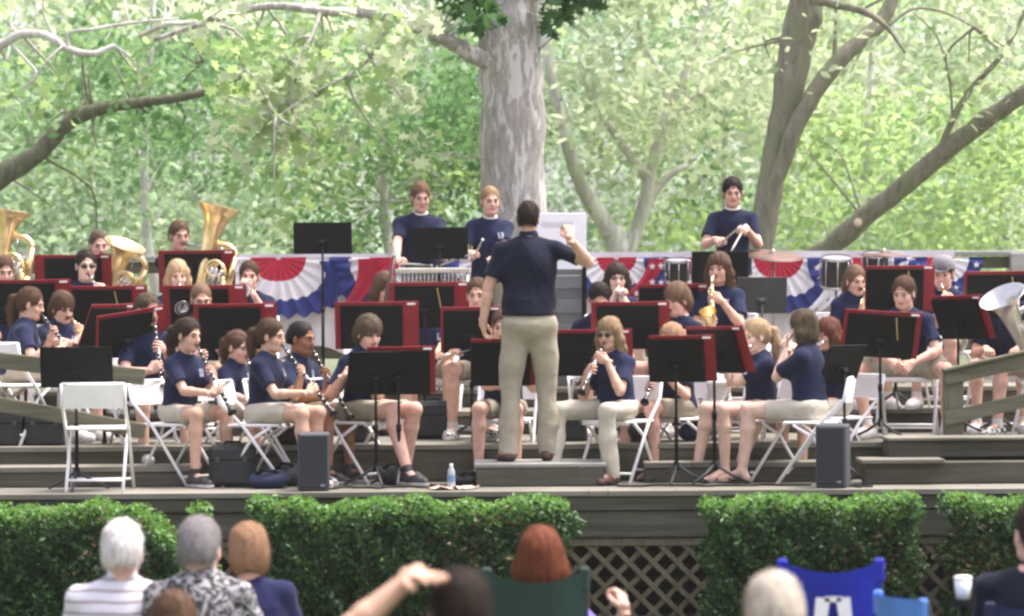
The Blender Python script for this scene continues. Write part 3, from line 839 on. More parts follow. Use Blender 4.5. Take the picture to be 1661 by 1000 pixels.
    # ---- shoes
    if not onlytop:
        for sd, (Hp, Kn, Ak, ft) in lp.items():
            zb = Ak.z - .085
            c = Vector((Ak.x, Ak.y, zb))
            if shoes == 'flip':
                mb = MB(); Mx = Matrix((Vector((-ft.y, ft.x, 0)), ft, Vector((0, 0, 1)))).transposed()
                mb.box(c + ft * .06 + Vector((0, 0, .006)), (.075, .25, .014), Mx, .006); mb.tube([c + ft * .13 + Vector((0, 0, .055)), c + ft * .06 + Mx @ Vector((.04, 0, .02))], .005, 5)
                mb.tube([c + ft * .13 + Vector((0, 0, .055)), c + ft * .06 + Mx @ Vector((-.04, 0, .02))], .005, 5)
                mb.build('sandal', M_blackshoe, root)
                continue
            p = [list(c - ft * .07), list(c + ft * .22)]
            g = Grid(np.min(p, 0) - .08, np.max(p, 0) + np.array((.08, .08, .17)), .007)
            g.cone(c - ft * .035 + Vector((0, 0, .04)), c + ft * .10 + Vector((0, 0, .035)), .046, .048, 0)
            g.cone(c + ft * .10 + Vector((0, 0, .033)), c + ft * .165 + Vector((0, 0, .026)), .049, .036, .02)
            g.cone(c - ft * .02 + Vector((0, 0, .05)), c + Vector((0, 0, .10)), .044, .043, .02, flat=True)
            g.plane((0, 0, zb + .002), (0, 0, -1))
            V, F = g.mesh(); cc = V[F].mean(1)
            mi = (cc[:, 2] < zb + .026).astype(int)
            mk('shoe', V, F, [SHOE[shoes], M_sneak if shoes != 'brown' else M_blackshoe], root, mi)
            if shoes in ('white', 'check', 'black') and bk_ == 'shorts':
                mb = MB(); mb.tube([c + Vector((0, 0, .09)), Ak.lerp(Kn, .12)], [.040, .039], 12, False); mb.build('sock', M_sock if shoes != 'black' else M_blackshoe, root, True)
    # ---- face extras
    if glasses:
        mb = MB(); dark = glasses == 'sun'
        for sx in (-1, 1):
            if dark: mb.ell((sx * .032, -.094, -.004), (.026, .006, .018), 6)
            else: mb.tube([(sx * .032 + math.cos(t) * .021, -.098, -.004 + math.sin(t) * .015) for t in np.linspace(0, 6.283, 13)], .0018, 4)
            mb.tube([(sx * .055, -.09, .0), (sx * .080, -.03, .0), (sx * .082, .02, -.004)], .0022, 4)
        mb.tube([(-.012, -.099, .002), (.012, -.099, .002)], .0022, 4)
        V = xf(np.concatenate(mb.v), HM4); mk('sunglasses' if dark else 'glasses', V, mb.f, M_ebony, root)
    if cap:
        mb = MB(); mb.lathe([(.001, .150), (.05, .143), (.085, .11), (.096, .07), (.098, .045)], 20, Matrix.Translation((0, .01, 0)))
        mb.box((0, -.125, .048), (.13, .09, .006), Matrix.Rotation(R(8), 3, 'X'), .003)
        V = xf(np.concatenate(mb.v), HM4); mk('cap', V, mb.f, mat('grey_cap_cloth', (.2, .19, .2), .9), root)
    if not nostr == -1: WHO.append(who)
    return res
# ---------------------------------------------------------------- instruments
def keys_along(mb, o, d, side, t0, t1, n, r=.007, off=.012):
    for i in range(n):
        t = t0 + (t1 - t0) * i / max(1, n - 1)
        c = Vector(o) + Vector(d) * t + Vector(side) * off
        mb.lathe([(.0005, .004), (r, .004), (r, 0), (.0005, 0)], 8, placed(c, side))
def make_clarinet(o, d, label, silver=False, L=.62):
    root = empty('clarinet', o, 0, label, 'clarinet', 'clarinets')
    d = norm(d); s = norm(Vector((0, -1, 0)) - d * d.dot(Vector((0, -1, 0))))
    bm = M_silver if silver else M_ebony
    mb = MB(); mb.tube([d * .06, d * (L - .09)], [.0125, .0135], 10); mb.build('body', bm, root, True)
    mb = MB(); mb.tube([d * -.02, d * .035, d * .06], [.005, .010, .0115], 8); mb.build('mouthpiece', M_ebony, root, True)
    mb = MB(); mb.lathe([(.0145, 0), (.016, .03), (.022, .06), (.034, .09), (.031, .09), (.013, .03)], 16, placed(d * (L - .095), d)); mb.build('bell', M_ebony if silver else bm, root, True)
    mb = MB(); keys_along(mb, (0, 0, 0), d, s, .12, L - .14, 9); q = d.cross(s)
    keys_along(mb, (0, 0, 0), d, q, .16, L - .16, 6, .005); mb.tube([d * .14 + q * .014, d * (L - .12) + q * .014], .002, 5)
    mb.tube([d * .14 - q * .012 + s * .01, d * (L - .12) - q * .012 + s * .01], .002, 5)
    for t in (.062, .30, L - .10): mb.lathe([(.0145, 0), (.0155, .003), (.0145, .008)], 12, placed(d * t, d))
    mb.build('keys', M_silver, root, True)
    return root
def clar(tip, label, silver=False, L=.62, hl=.24, hr=.42):
    def f(r):
        m = r['mouth']; tp_ = r['loc'](P(*tip)); d = (tp_ - m).normalized()
        ow = r['M'] @ m; dw = (r['M'].to_3x3() @ d)
        make_clarinet(ow, dw, label, silver, L)
        return {'L': (m + d * hl, (-.65, -.55, .35), (-.5, .8, 0), .95), 'R': (m + d * hr, (.65, -.55, .30), (.5, .8, 0), .95)}
    return f
def flute(tip, label):
    def f(r):
        m = r['mouth'] + Vector((0, -.012, -.004)); tp_ = r['loc'](P(*tip)); d = (tp_ - m).normalized()
        ow = r['M'] @ m; dw = norm(r['M'].to_3x3() @ d)
        root = empty('flute', ow, 0, label, 'flute', 'flutes')
        mb = MB(); mb.tube([dw * -.09, dw * .58], .0105, 10); mb.build('body', M_silver, root, True)
        mb = MB(); up = Vector((0, 0, 1)); keys_along(mb, (0, 0, 0), dw, up, .12, .50, 12, .009, .011); mb.tube([dw * .1 + up * .012, dw * .52 + up * .012], .0025, 5); mb.build('keys', M_silver, root, True)
        mb = MB(); mb.ell((0, 0, .007), (.016, .012, .006), 6); mb.build('lip_plate', M_silver, root, True)
        return {'L': (m + d * .16, (-.5, -.35, .75), (0, 1, -.1), .9, (.7, -.2, -1)), 'R': (m + d * .38, (.35, -.6, .55), (0, -.8, -.6), .8, (-.7, -.1, -1))}
    return f
def trumpet(tip, label, mtl=None):
    mtl = mtl or M_silver
    def f(r):
        m = r['mouth']; tp_ = r['loc'](P(*tip)); d = (tp_ - m).normalized()
        ow = r['M'] @ m; dw = norm(r['M'].to_3x3() @ d)
        root = empty('trumpet', ow, 0, label, 'trumpet', 'trumpets')
        up = Vector((0, 0, 1)); up = norm(up - dw * up.dot(dw)); sd = dw.cross(up)
        mb = MB(); mb.lathe([(.006, .10), (.007, .22), (.010, .32), (.016, .39), (.03, .435), (.055, .462), (.062, .466), (.060, .470), (.028, .44), (.004, .40)], 20, placed((0, 0, 0), dw)); mb.build('bell', mtl, root, True)
        mb = MB(); mb.tube([dw * .06, dw * .34, dw * .37 - up * .02, dw * .36 - up * .05, dw * .20 - up * .055], .006, 8)
        mb.tube([dw * .12, dw * .09 - up * .02, dw * .10 - up * .05, dw * .18 - up * .055], .006, 8); mb.build('tubing', mtl, root, True)
        mb = MB()
        for k in range(3): mb.tube([dw * (.175 + .024 * k) - up * .085, dw * (.175 + .024 * k) + up * .035, dw * (.175 + .024 * k) + up * .055], [.010, .010, .004], 8)
        mb.build('valves', mtl, root, True)
        mb = MB(); mb.lathe([(.013, 0), (.010, .015), (.004, .03), (.005, .07)], 12, placed((0, 0, 0), dw)); mb.build('mouthpiece', M_silver, root, True)
        return {'L': (m + d * .20 + Vector((0.01, 0, -.03)), (-.35, -.6, .6), (-1, 0, 0), 1.0), 'R': (m + d * .20 + Vector((0, 0, .03)), (.3, -.8, .2), (.3, 0, -.9), .7)}
    return f
def sax(base, label, size=1.0):
    """base: pixel and depth of the lowest bend"""
    def f(r):
        m = r['mouth']; b = r['loc'](P(*base))
        Mw = r['M']; mw = Mw @ m; bw = Mw @ b
        root = empty('saxophone', mw, 0, label, 'saxophone', 'saxophones')
        fw = norm(Mw.to_3x3() @ Vector((0, -1, 0)))
        B = bw - mw; s1 = fw * .11 + Vector((0, 0, -.02)) ; 
        neck = [Vector((0, 0, 0)), fw * .05 + Vector((0, 0, .02)), s1, s1 + (B - s1) * .08]
        mb = MB(); mb.tube(neck, [.007, .008, .010, .012], 8); mb.build('neck', M_brass, root, True)
        mb = MB(); mb.tube([Vector((0, 0, 0)) - fw * .03, fw * .03 + Vector((0, 0, .012))], [.006, .011], 8); mb.build('mouthpiece', M_ebony, root, True)
        q = [s1 + (B - s1) * t for t in (.08, .5, .92)]
        mb = MB(); lowp = B + Vector((0, 0, -.03)) + fw * .03; up1 = B + fw * .085 + Vector((0, 0, 0))
        pts = q + [B, lowp, up1, up1 + Vector((0, 0, .09)) + fw * .02, up1 + Vector((0, 0, .18)) + fw * .05, up1 + Vector((0, 0, .205)) + fw * .065]
        mb.tube(pts, [.013, .020, .028, .03, .031, .034, .042, .058, .068], 14, False); mb.build('body', M_brass, root, True)
        mb = MB(); ax = norm(B - s1); sd = norm(fw - ax * fw.dot(ax)); q2 = ax.cross(sd)
        keys_along(mb, s1, ax, sd, .08, .36, 6, .012, .024); keys_along(mb, s1, ax, q2, .1, .42, 5, .013, .026); mb.tube([s1 + ax * .06 + q2 * .024, s1 + ax * .45 + q2 * .032], .003, 5); mb.build('keys', M_brass, root, True)
        dd = (b - m); e = m + Vector((0, -.11, -.02))
        return {'L': (e.lerp(b, .30), (-.5, -.5, .3), (-.4, .6, 0), .95), 'R': (e.lerp(b, .72), (.6, -.5, .2), (.6, .4, 0), .95)}
    return f
def tuba(name, base, bell, label, mtl, size=1.0, mouth=True, hint=None):
    """big brass: base and bell centre given as pixel and depth"""
    def f(r):
        bw = P(*base); ew = P(*bell); ax = norm(ew - bw); L = (ew - bw).length
        root = empty(name, bw, 0, label, name, 'large brass horns')
        vw = norm(Vector((0, -1, 0)) - ax * ax.dot(Vector((0, -1, 0)))); sd = ax.cross(vw)
        R_ = .20 * size
        prof = [(.045 * size, 0), (.055 * size, L * .35), (.07 * size, L * .6), (.095 * size, L * .8), (.14 * size, L * .93), (R_ * .97, L), (R_ * 1.0, L + .008), (R_ * .94, L + .004), (.10 * size, L * .86), (.05 * size, L * .6)]
        mb = MB(); mb.lathe(prof, 28, placed((0, 0, 0), ax)); mb.build('bell', mtl, root, True)
        mb = MB()
        def loop(c, rx, rz, rad, a0, a1, off=0):
            n = 16; pts = []
            for i in range(n + 1):
                t = a0 + (a1 - a0) * i / n
                pts.append(c + sd * (math.cos(t) * rx) + ax * (math.sin(t) * rz) + vw * off)
            mb.tube(pts, rad, 10)
        c = sd * (.12 * size) + ax * (.10 * size)
        loop(c, .12 * size, .20 * size, .036 * size, math.pi * 1.0, math.pi * 2.0)
        mb.tube([c + sd * .12 * size, c + sd * .125 * size + ax * .25 * size], [.036 * size, .028 * size], 10)
        loop(c + ax * .25 * size, .125 * size, .09 * size, .026 * size, 0, math.pi)
        loop(c + ax * .02, .085 * size, .15 * size, .017 * size, 0, math.pi * 2, .045 * size)
        loop(c + ax * .05 + sd * .02, .05 * size, .11 * size, .014 * size, 0, math.pi * 2, .075 * size)
        loop(c + ax * .10 - sd * .02, .07 * size, .07 * size, .012 * size, 0, math.pi * 2, .09 * size)
        mb.build('tubing', mtl, root, True)
        mb = MB()
        for k in range(3):
            b0 = c + sd * ((k - 1) * .042 * size) + vw * .085 * size
            mb.tube([b0 - ax * .09 * size, b0 + ax * .09 * size, b0 + ax * .12 * size], [.019 * size, .019 * size, .008], 10)
        mb.build('valves', M_silver, root, True)
        mo = r['M'] @ r['mouth'] - bw
        mb = MB(); e1 = c + ax * .30 * size + vw * .03; mb.tube([mo, mo.lerp(e1, .25), e1, c + ax * .2 * size], [.016, .006, .008, .010], 8); mb.build('mouthpiece_pipe', M_silver, root, True)
        g1 = r['loc'](bw + c + vw * .10 * size + ax * .05); g2 = r['loc'](bw + c + ax * (.12 * size) - sd * .1 * size)
        return {'L': (g2, (-.4, -.7, .4), (-.6, -.3, .1), .9), 'R': (g1, (.5, -.6, .2), (.3, .8, -.2), .8)}
    return f
def sticks(pu, tips, label, group='drumsticks'):
    """drumsticks: hand pixels and tip pixels"""
    def f(r):
        out = {}
        for sd, (hp, tipp) in zip(('L', 'R'), zip(pu, tips)):
            h = P(*hp); t = P(*tipp); d = norm(t - h)
            root = empty('drumstick', h, 0, label[0] if sd == 'L' else label[1], 'drumstick', group)
            mb = MB(); mb.tube([d * -.09, d * .20, d * .28], [.008, .0075, .004], 8); mb.build('shaft', M_khaki2, root, True)
            mb = MB(); mb.ell(tuple(d * .29), (.012, .012, .012), 5); mb.build('tip', M_paper, root, True)
            hl = r['loc'](h); dl = r['loc'](h + d) - hl
            out[sd] = (hl, ((-.3 if sd == 'L' else .3), -.8, -.1), ((-.6 if sd == 'L' else .6), .1, -.8), 1.25)
        return out
    return f

# ---------------------------------------------------------------- folding chair
CHAIR = None
def make_chair():
    root = empty('folding_chair', (0, 0, 0), 0, 'white metal folding chair', 'chair', 'white folding chairs')
    mb = MB(); mb.box((0, 0, .435), (.40, .38, .022), None, .01); mb.box((0, -.185, .425), (.38, .02, .03), None, .008); mb.build('seat', M_whitep, root)
    mb = MB()
    # slightly curved back panel
    n = 8; V = []; F = []
    for i in range(n + 1):
        x = -.205 + .41 * i / n; y = .245 + .03 * (1 - (2 * i / n - 1) ** 2)
        for z, dy in ((.575, -.006), (.735, .022)):
            for t in (0, .012): V.append((x, y + dy + t, z))
    for i in range(n):
        a = i * 4; b = a + 4
        F += [[a, b, b + 2, a + 2], [a + 1, a + 3, b + 3, b + 1], [a + 2, b + 2, b + 3, a + 3], [a, a + 1, b + 1, b]]
    F += [[0, 2, 3, 1], [n * 4, n * 4 + 1, n * 4 + 3, n * 4 + 2]]
    mb.add(V, F); mb.build('backrest', M_whitep, root, False)
    for s in (-1, 1):
        mb = MB(); mb.tube([(s * .215, .272, .745), (s * .215, .24, .60), (s * .215, .06, .42), (s * .215, -.235, .0)], .0125, 8); mb.build('front_leg', M_white, root, True)
        mb = MB(); mb.tube([(s * .195, -.12, .42), (s * .195, .02, .33), (s * .195, .23, .0)], .0115, 8); mb.build('rear_leg', M_white, root, True)
    for (y, z, w_) in ((-.19, .07, .43), (.185, .08, .39), (.272, .745, .43)):
        mb = MB(); mb.tube([(-w_ / 2, y, z), (w_ / 2, y, z)], .009, 8); mb.build('crossbar', M_white, root, True)
    return root
def chair(loc, yaw, label, sc=1.0):
    global CHAIR
    if CHAIR is None: CHAIR = make_chair(); c = CHAIR
    else: c = copy_tree(CHAIR)
    c.location = loc; c.rotation_euler = (0, 0, R(yaw)); c['label'] = label
    return c
def chair_under(r, label, yaw=None):
    return chair(r['O'] + Matrix.Rotation(R(r['yaw']), 3, 'Z') @ Vector((0, .02, 0)), r['yaw'] if yaw is None else yaw, label)

# ---------------------------------------------------------------- music stand
def stand(u, vt, d, floor, yaw, where, tilt=18, folder=True, grey=False, pole_h=None, fdx=.04, pencil=False, W=.46, H=.33, fold_w=.62, tag_=True, lean=0, folder_h=.36, closed=False):
    """a desk seen from behind; (u, vt) is the middle of its top edge; yaw 0: its player sits beyond it, facing the camera"""
    top = P(u, vt, d)
    root = empty('music_stand', (top.x, top.y, floor), R(yaw), ('dark grey' if grey else 'black') + ' music stand ' + where, 'music stand', 'music stands of the band')
    m = M_dgrey if grey else M_black
    # local: camera side is -Y (behind the desk), the player is at +Y
    zt = top.z - floor; t = R(tilt)
    ux = Vector((1, 0, 0)); dn = Vector((0, math.sin(t), -math.cos(t))); nrm = Vector((0, -math.cos(t), -math.sin(t)))
    # desk top edge leans away from the player: the top is nearer the camera
    RM = Matrix((ux, (-dn).cross(ux), -dn)).transposed()
    if lean: RM = Matrix.Rotation(R(lean), 3, 'Y') @ RM; 
    zax = RM.col[2]; yax = RM.col[1]; xax = RM.col[0]
    topc = Vector((0, 0, zt)); ctr = topc - zax * H / 2
    mb = MB(); mb.box(ctr, (W, .004, H), RM, .0015)
    mb.box(topc - zax * .004, (W, .008, .008), RM, .002)
    for s in (-1, 1): mb.box(ctr + xax * s * (W / 2 - .003), (.006, .010, H), RM, .002)
    dk = mb.build('desk', m, root)
    mb = MB(); lip = ctr - zax * (H / 2) + yax * .03
    mb.box(lip, (W, .062, .004), RM, .0015); mb.box(lip + yax * .03 + zax * .008, (W, .004, .018), RM, .0015); mb.build('shelf', m, dk)
    hub = ctr - zax * .04 - yax * .03
    mb = MB(); mb.box(hub + yax * .014, (.10, .02, .05), RM, .004); mb.lathe([(.02, -.02), (.02, .02)], 12, placed(hub, xax)); mb.build('bracket', m, dk)
    pz = hub.z
    px, py = hub.x, hub.y - .0
    mb = MB(); mb.tube([(px, py, .12), (px, py, pz * .55)], .0135, 10); mb.tube([(px, py, pz * .55), (px, py, pz)], .0095, 10)
    mb.tube([(px, py, pz * .55 - .03), (px, py, pz * .55 + .02)], .018, 10); mb.tube([(px, py, .10), (px, py, .16)], .02, 10); mb.build('pole', m, root, True)
    for k in range(3):
        a = 2 * math.pi * k / 3 + .5
        mb = MB(); mb.tube([(px, py, .14), (px + math.cos(a) * .10, py + math.sin(a) * .10, .075), (px + math.cos(a) * .24, py + math.sin(a) * .24, .012)], [.012, .011, .010], 6); mb.build('leg', M_dgrey, root, True)
    if folder:
        fl = empty('music_folder', (top.x, top.y, floor), R(yaw), 'red music folder on the stand ' + where, 'folder', 'red music folders')
        mb = MB(); off = yax * .009; fc = topc + zax * .026 - zax * (folder_h / 2) + off + xax * fdx
        mb.box(fc - xax * fold_w * .25, (fold_w * .5, .006, folder_h), RM, .002)
        q = RM @ Matrix.Rotation(R(4), 3, 'Z')
        mb.box(fc + xax * fold_w * .25 + yax * .008, (fold_w * .5, .006, folder_h), q, .002); cv = mb.build('cover', M_red, fl)
        mb = MB(); mb.box(fc + yax * .020 - zax * .008, (fold_w * .80, .006, folder_h * .86), RM, .001); mb.build('pages', M_paper, fl)
        if tag_:
            mb = MB(); mb.box(fc + xax * (fold_w * .5 - .055) + zax * (folder_h / 2 - .018) - yax * .0045 + yax * .002, (.06, .004, .014), RM, .001); mb.build('name_label', M_paper, cv)
    if pencil:
        pe = empty('pencil', (top.x, top.y, floor), R(yaw), 'pencil lying against the stand ' + where, 'pencil', 'pencils on the stands')
        for s in (-1,): pass
        mb = MB(); c = ctr + xax * .10 - yax * .010; mb.tube([c + zax * .15, c - zax * .02 + xax * .03], .004, 6); mb.build('shaft', mat('pencil_yellow', (.6, .42, .15), .5), pe)
    return root
# ================================================================ THE SETTING
# ground: one sheet to the horizon, worn grass
def groundmat():
    m, t, b = nodes('park_grass'); tc = N(t, 'ShaderNodeTexCoord'); nz = N(t, 'ShaderNodeTexNoise'); nz.inputs['Scale'].default_value = .6; nz.inputs['Detail'].default_value = 9
    t.links.new(tc.outputs['Object'], nz.inputs['Vector']); cr = N(t, 'ShaderNodeValToRGB')
    e = cr.color_ramp.elements; e[0].position = .35; e[0].color = (.07, .09, .04, 1); e[1].position = .65; e[1].color = (.13, .145, .075, 1)
    t.links.new(nz.outputs[0], cr.inputs[0]); t.links.new(cr.outputs[0], b.inputs['Base Color']); b.inputs['Roughness'].default_value = 1; return m
xs = np.linspace(-1, 1, 61) ** 3 * 500; ys = np.linspace(-1, 1, 61) ** 3 * 500 + 30
GX, GY = np.meshgrid(xs, ys, indexing='ij')
GZ = np.clip((GY - 60) * .02, 0, 8) + .25 * np.sin(GX * .11) * np.clip((np.abs(GY - 25) - 14) / 30, 0, 1)
gi = np.arange(61 * 61).reshape(61, 61)
tag(mk('ground', np.stack([GX, GY, GZ], -1).reshape(-1, 3), np.stack([gi[:-1, :-1], gi[1:, :-1], gi[1:, 1:], gi[:-1, 1:]], -1).reshape(-1, 4), groundmat()), kind='structure')

DZ = 1.0                                                   # the deck
T1, T2, T3 = 1.27, 1.45, 1.60                              # the tiers
Y0, YS, Y1, Y2, Y3, YB = 21.23, 22.02, 22.45, 24.25, 25.25, 27.2
XW = 5.2
st = empty('wooden_stage', (0, 24, 0), 0, 'tiered weathered wooden bandstand deck above the hedges', 'stage')
def sbox(name, x0, x1, y0, y1, z0, z1, m, parent=st, bev=.006, label=None):
    mb = MB(); mb.box(((x0 + x1) / 2, (y0 + y1) / 2 - (24 if parent is st else 0), (z0 + z1) / 2), (x1 - x0, y1 - y0, z1 - z0), None, bev)
    o = mb.build(name, m, parent)
    if label: o['label'] = label
    return o
def planks(name, x0, x1, y0, y1, z, th, m, wd=.14):
    mb = MB(); n = max(1, round((y1 - y0) / wd)); w_ = (y1 - y0) / n; r = np.random.default_rng(int(z * 100) + int(y0 * 10))
    for i in range(n):
        xs_ = [x0] + sorted(r.uniform(x0, x1, 3)) + [x1]
        for a, b_ in zip(xs_[:-1], xs_[1:]):
            dzz = r.uniform(-.0015, .0015)
            mb.box(((a + b_) / 2, y0 + w_ * (i + .5) - 24, z - th / 2 + dzz), (b_ - a - .003, w_ - .006, th), None, .003)
    return mb.build(name, m, st)
planks('deck', -XW, XW, Y0, YS + .02, DZ, .038, M_deck)
planks('deck', -XW, XW, YS + .026, Y1 + .6, DZ, .036, M_deck)
sbox('fascia', -XW, XW, Y0 + .035, Y0 + .075, .862, .958, M_face)
sbox('fascia', -XW, XW, Y0 + .06, Y0 + .10, .675, .858, M_face)
sbox('shade_backing', -XW, XW, Y0 + 1.6, Y0 + 1.64, 0, .95, M_face)  # added sheet under the deck, keeps the gaps of the lattice dark
# front steps up to the first tier: a low tread left and centre, then the tier
def tier(x0, x1, y, zlow, ztop, ybk):
    planks('platform', x0, x1, y, ybk, ztop, .038, M_deck)
    sbox('riser', x0, x1, y + .02, y + .055, zlow + .002, ztop - .040, M_face)
tier(-XW, P(318, 760, YS).x, YS, DZ, 1.145, Y1 + .02)
tier(P(1046, 760, YS).x, 2.36, YS + .12, DZ, 1.145, Y1 + .02)
tier(-XW, XW, Y1, DZ, T1, Y2 + .02)
tier(-XW, XW, Y2, T1, T2, Y3 + .02)
tier(-XW, XW, Y3, T2, T3, YB)
sbox('rear_skirt', -XW, XW, YB, YB + .04, 0, T3 - .04, M_face)
for s in (-1, 1): sbox('side_skirt', s * XW - .02, s * XW + .02, Y0 + .1, YB, 0, .95, M_face)
for s in (-1, 1):
    for (ya, yb, za, zb) in ((Y1 + .06, Y2, .96, T1 - .04), (Y2 + .06, Y3, .96, T2 - .04), (Y3 + .06, YB, .96, T3 - .04)): sbox('side_skirt', s * XW - .03, s * XW + .01, ya, yb, za, zb, M_face)
# stacked side steps at the right
p = P(1418, 745, 21.95); q = P(1532, 745, 21.95)
sbox('step_block', P(1400, 750, 21.9).x, XW, 21.78, 22.0, DZ + .002, P(1450, 750, 21.8).z, M_face)
sbox('step_tread', P(1395, 745, 21.8).x, P(1530, 745, 21.8).x, 21.72, 22.1, P(1450, 752, 21.75).z, P(1450, 745, 21.75).z, M_deck)
sbox('step_block', P(1440, 735, 22.1).x, XW, 22.05, 22.40, P(1500, 745, 22.0).z + .01, P(1500, 716, 22.05).z, M_face)
sbox('step_tread', P(1440, 735, 22.0).x, XW, 22.0, 22.44, P(1500, 716, 22.0).z + .002, P(1500, 710, 22.0).z, M_deck)
# lattice skirts between the fascia and the ground, seen between the hedges
def lattice(x0, x1, z0, z1, y, label):
    root = empty('lattice_panel', ((x0 + x1) / 2, y, z0), 0, label, 'lattice panel', 'diamond lattice skirts under the stage')
    for sgn in (-1, 1):
        mb = MB(); step = .165; h = z1 - z0; w_ = (x1 - x0); k = -h
        while k < w_:
            a0 = max(0, k); a1 = min(w_, k + h)
            if a1 - a0 > .02:
                xa, xb = a0, a1; za, zb = (a0 - k), (a1 - k)
                if sgn < 0: za, zb = h - za, h - zb
                A = Vector((xa - w_ / 2, .006 * sgn, za)); B = Vector((xb - w_ / 2, .006 * sgn, zb)); dd = B - A
                rot = Matrix((norm(dd), Vector((0, 1, 0)), norm(dd).cross(Vector((0, 1, 0))))).transposed()
                mb.box((A + B) / 2, (dd.length, .008, .036), rot, .002)
            k += step
        mb.build('slats', M_lat, root)
    for nm, c, s_ in (('frame', (0, -.012, h - .03), (w_, .016, .05)), ('frame', (0, -.012, .03), (w_, .016, .06))):
        mb = MB(); mb.box(c, s_, None, .003); mb.build(nm, M_lat, root)
lattice(-XW, -1.9, 0.0, .672, Y0 + .10, 'lattice skirt behind the left hedge and the white-haired man')
lattice(-1.9, .3, 0.0, .672, Y0 + .10, 'lattice skirt hidden behind the middle hedge')
lattice(.302, 1.46, 0.0, .672, Y0 + .10, 'open lattice skirt beside the red-haired woman in the green chair')
lattice(1.462, 2.6, 0.0, .672, Y0 + .10, 'lattice skirt behind the hedge and the bright blue camp chair')
lattice(2.602, XW, 0.0, .672, Y0 + .10, 'lattice skirt seen in the narrow gap between the two right hedges')

# ---- back railing, its bunting
RY = 26.9; RZ = P(830, 412, RY).z
rl = empty('back_railing', (0, RY, T3), 0, 'grey wooden railing along the back of the stage hung with bunting', 'railing')
def rbox(name, c, s_, m, parent=None, rot=None):
    mb = MB(); mb.box(c, s_, rot, .006); return mb.build(name, m, parent)
rbox('top_rail', (0, 0, RZ - T3 - .02), (2 * XW, .14, .04), M_railback, rl)
rbox('rail', (0, .03, RZ - T3 - .10), (2 * XW, .04, .10), M_rail, rl)
for z_ in (.30, .62): rbox('rail', (0, .03, z_), (2 * XW, .04, .14), M_rail, rl)
for x in np.linspace(-XW + .1, XW - .1, 7): rbox('post', (float(x), .07, (RZ - T3) / 2 - .03), (.09, .09, RZ - T3 - .02), M_post, rl)
x_r = P(1655, 440, 26.7).x
rbox('post', (x_r, -.10, (RZ - T3) / 2 - .02), (.14, .12, RZ - T3 + .0), M_railback, rl)

def clothmat(name, col, bump=.3): return mat(name, col, .85, 0, .07, 8, bump=bump, bscale=20)
M_cred = clothmat('bunting_red', (.42, .014, .04)); M_cwhite = clothmat('bunting_white', (.72, .71, .72)); M_cblue = clothmat('bunting_blue', (.022, .035, .17))
def bunting(u, rad, label, star=True, v0=418):
    c = P(u, v0, RY - .12)
    root = empty('bunting', c, 0, label, 'bunting', 'pleated flag fans on the back railing')
    n = 96
    rings = [0.0, .04, rad * .36, rad * .36 + .001, rad * .68, rad * .68 + .001, rad]
    for nm, r0, r1, m in (('red_band', .02, rad * .38, M_cred), ('white_band', rad * .38, rad * .70, M_cwhite), ('blue_band', rad * .70, rad, M_cblue)):
        V = []; F = []; K_ = 5
        for i in range(n + 1):
            a = math.pi * i / n
            for k in range(K_ + 1):
                r_ = r0 + (r1 - r0) * k / K_
                pl = (r_ / rad) * .014 * math.sin(i * 2 * math.pi / 8 + .4 * math.sin(i * .31))
                sag = 1.0 + (.04 * math.sin(i * .9) + .09 * math.sin(i * .11 + u)) * (r_ / rad)
                V.append((math.cos(a) * r_ * 1.12, -.02 + pl - .05 * (r_ / rad), -math.sin(a) * r_ * sag))
        for i in range(n):
            for k in range(K_):
                a = i * (K_ + 1) + k; F.append([a, a + 1, a + K_ + 2, a + K_ + 1])
        mk(nm, V, F, m, root)
    if star:
        for i in range(7):
            mb = MB()
            a = math.pi * (i + .5) / 7; r_ = rad * .86
            pts = [(math.cos(a) * r_ * 1.12 + math.cos(t) * q_, -.125, -math.sin(a) * r_ + math.sin(t) * q_) for t, q_ in [(math.pi / 2 + j * math.pi / 5, .032 if j % 2 == 0 else .013) for j in range(10)]]
            pts2 = [(x, y + .004, z) for x, y, z in pts]
            mb.add(pts + pts2, [list(range(10))] + [[j, (j + 1) % 10, 10 + (j + 1) % 10, 10 + j] for j in range(10)])
            mb.build('star', M_cwhite, root)
def drape(u0, u1, v0, v1, label, m, dy=-.10, amp=.02):
    a = P(u0, v0, RY + dy); b_ = P(u1, v0, RY + dy); h = P(u0, v0, RY + dy).z - P(u0, v1, RY + dy).z
    n = int((b_.x - a.x) / .03); V = []; F = []; K_ = 6
    for i in range(n + 1):
        x = a.x + (b_.x - a.x) * i / n
        for k in range(K_ + 1):
            V.append((x, a.y + amp * math.sin(i * .9 + .4 * k) * (k / K_) + .01 * math.sin(i * .23), a.z - h * k / K_ * (1 + .08 * math.sin(i * .21))))
    for i in range(n):
        for k in range(K_):
            q_ = i * (K_ + 1) + k; F.append([q_, q_ + 1, q_ + K_ + 2, q_ + K_ + 1])
    return tag(mk('railing_drape', V, F, m), label, 'drape', 'plain cloths on the back railing')
drape(385, 1548, 413, 575, 'long white cloth hung over the back railing behind the flag fans', M_cwhite, -.085)
fans = [(452, .56, 'pleated flag fan right of the boy trumpeter with the red band on top'), (640, .50, 'flag fan partly covered by the girl with her head bent'),
        (800, .46, 'flag fan hidden behind the conductor'), (1000, .40, 'flag fan behind the trumpeter with glasses'),
        (1128, .40, 'flag fan behind the black percussion stand'), (1262, .50, 'flag fan below the tilted brown cymbal'),
        (1405, .46, 'flag fan behind the black toms'), (1520, .34, 'flag fan behind the boy in the grey cap')]
for u, rd, lb in fans: bunting(u, rd, lb, star=u in (1000, 1128, 1520, 1405))
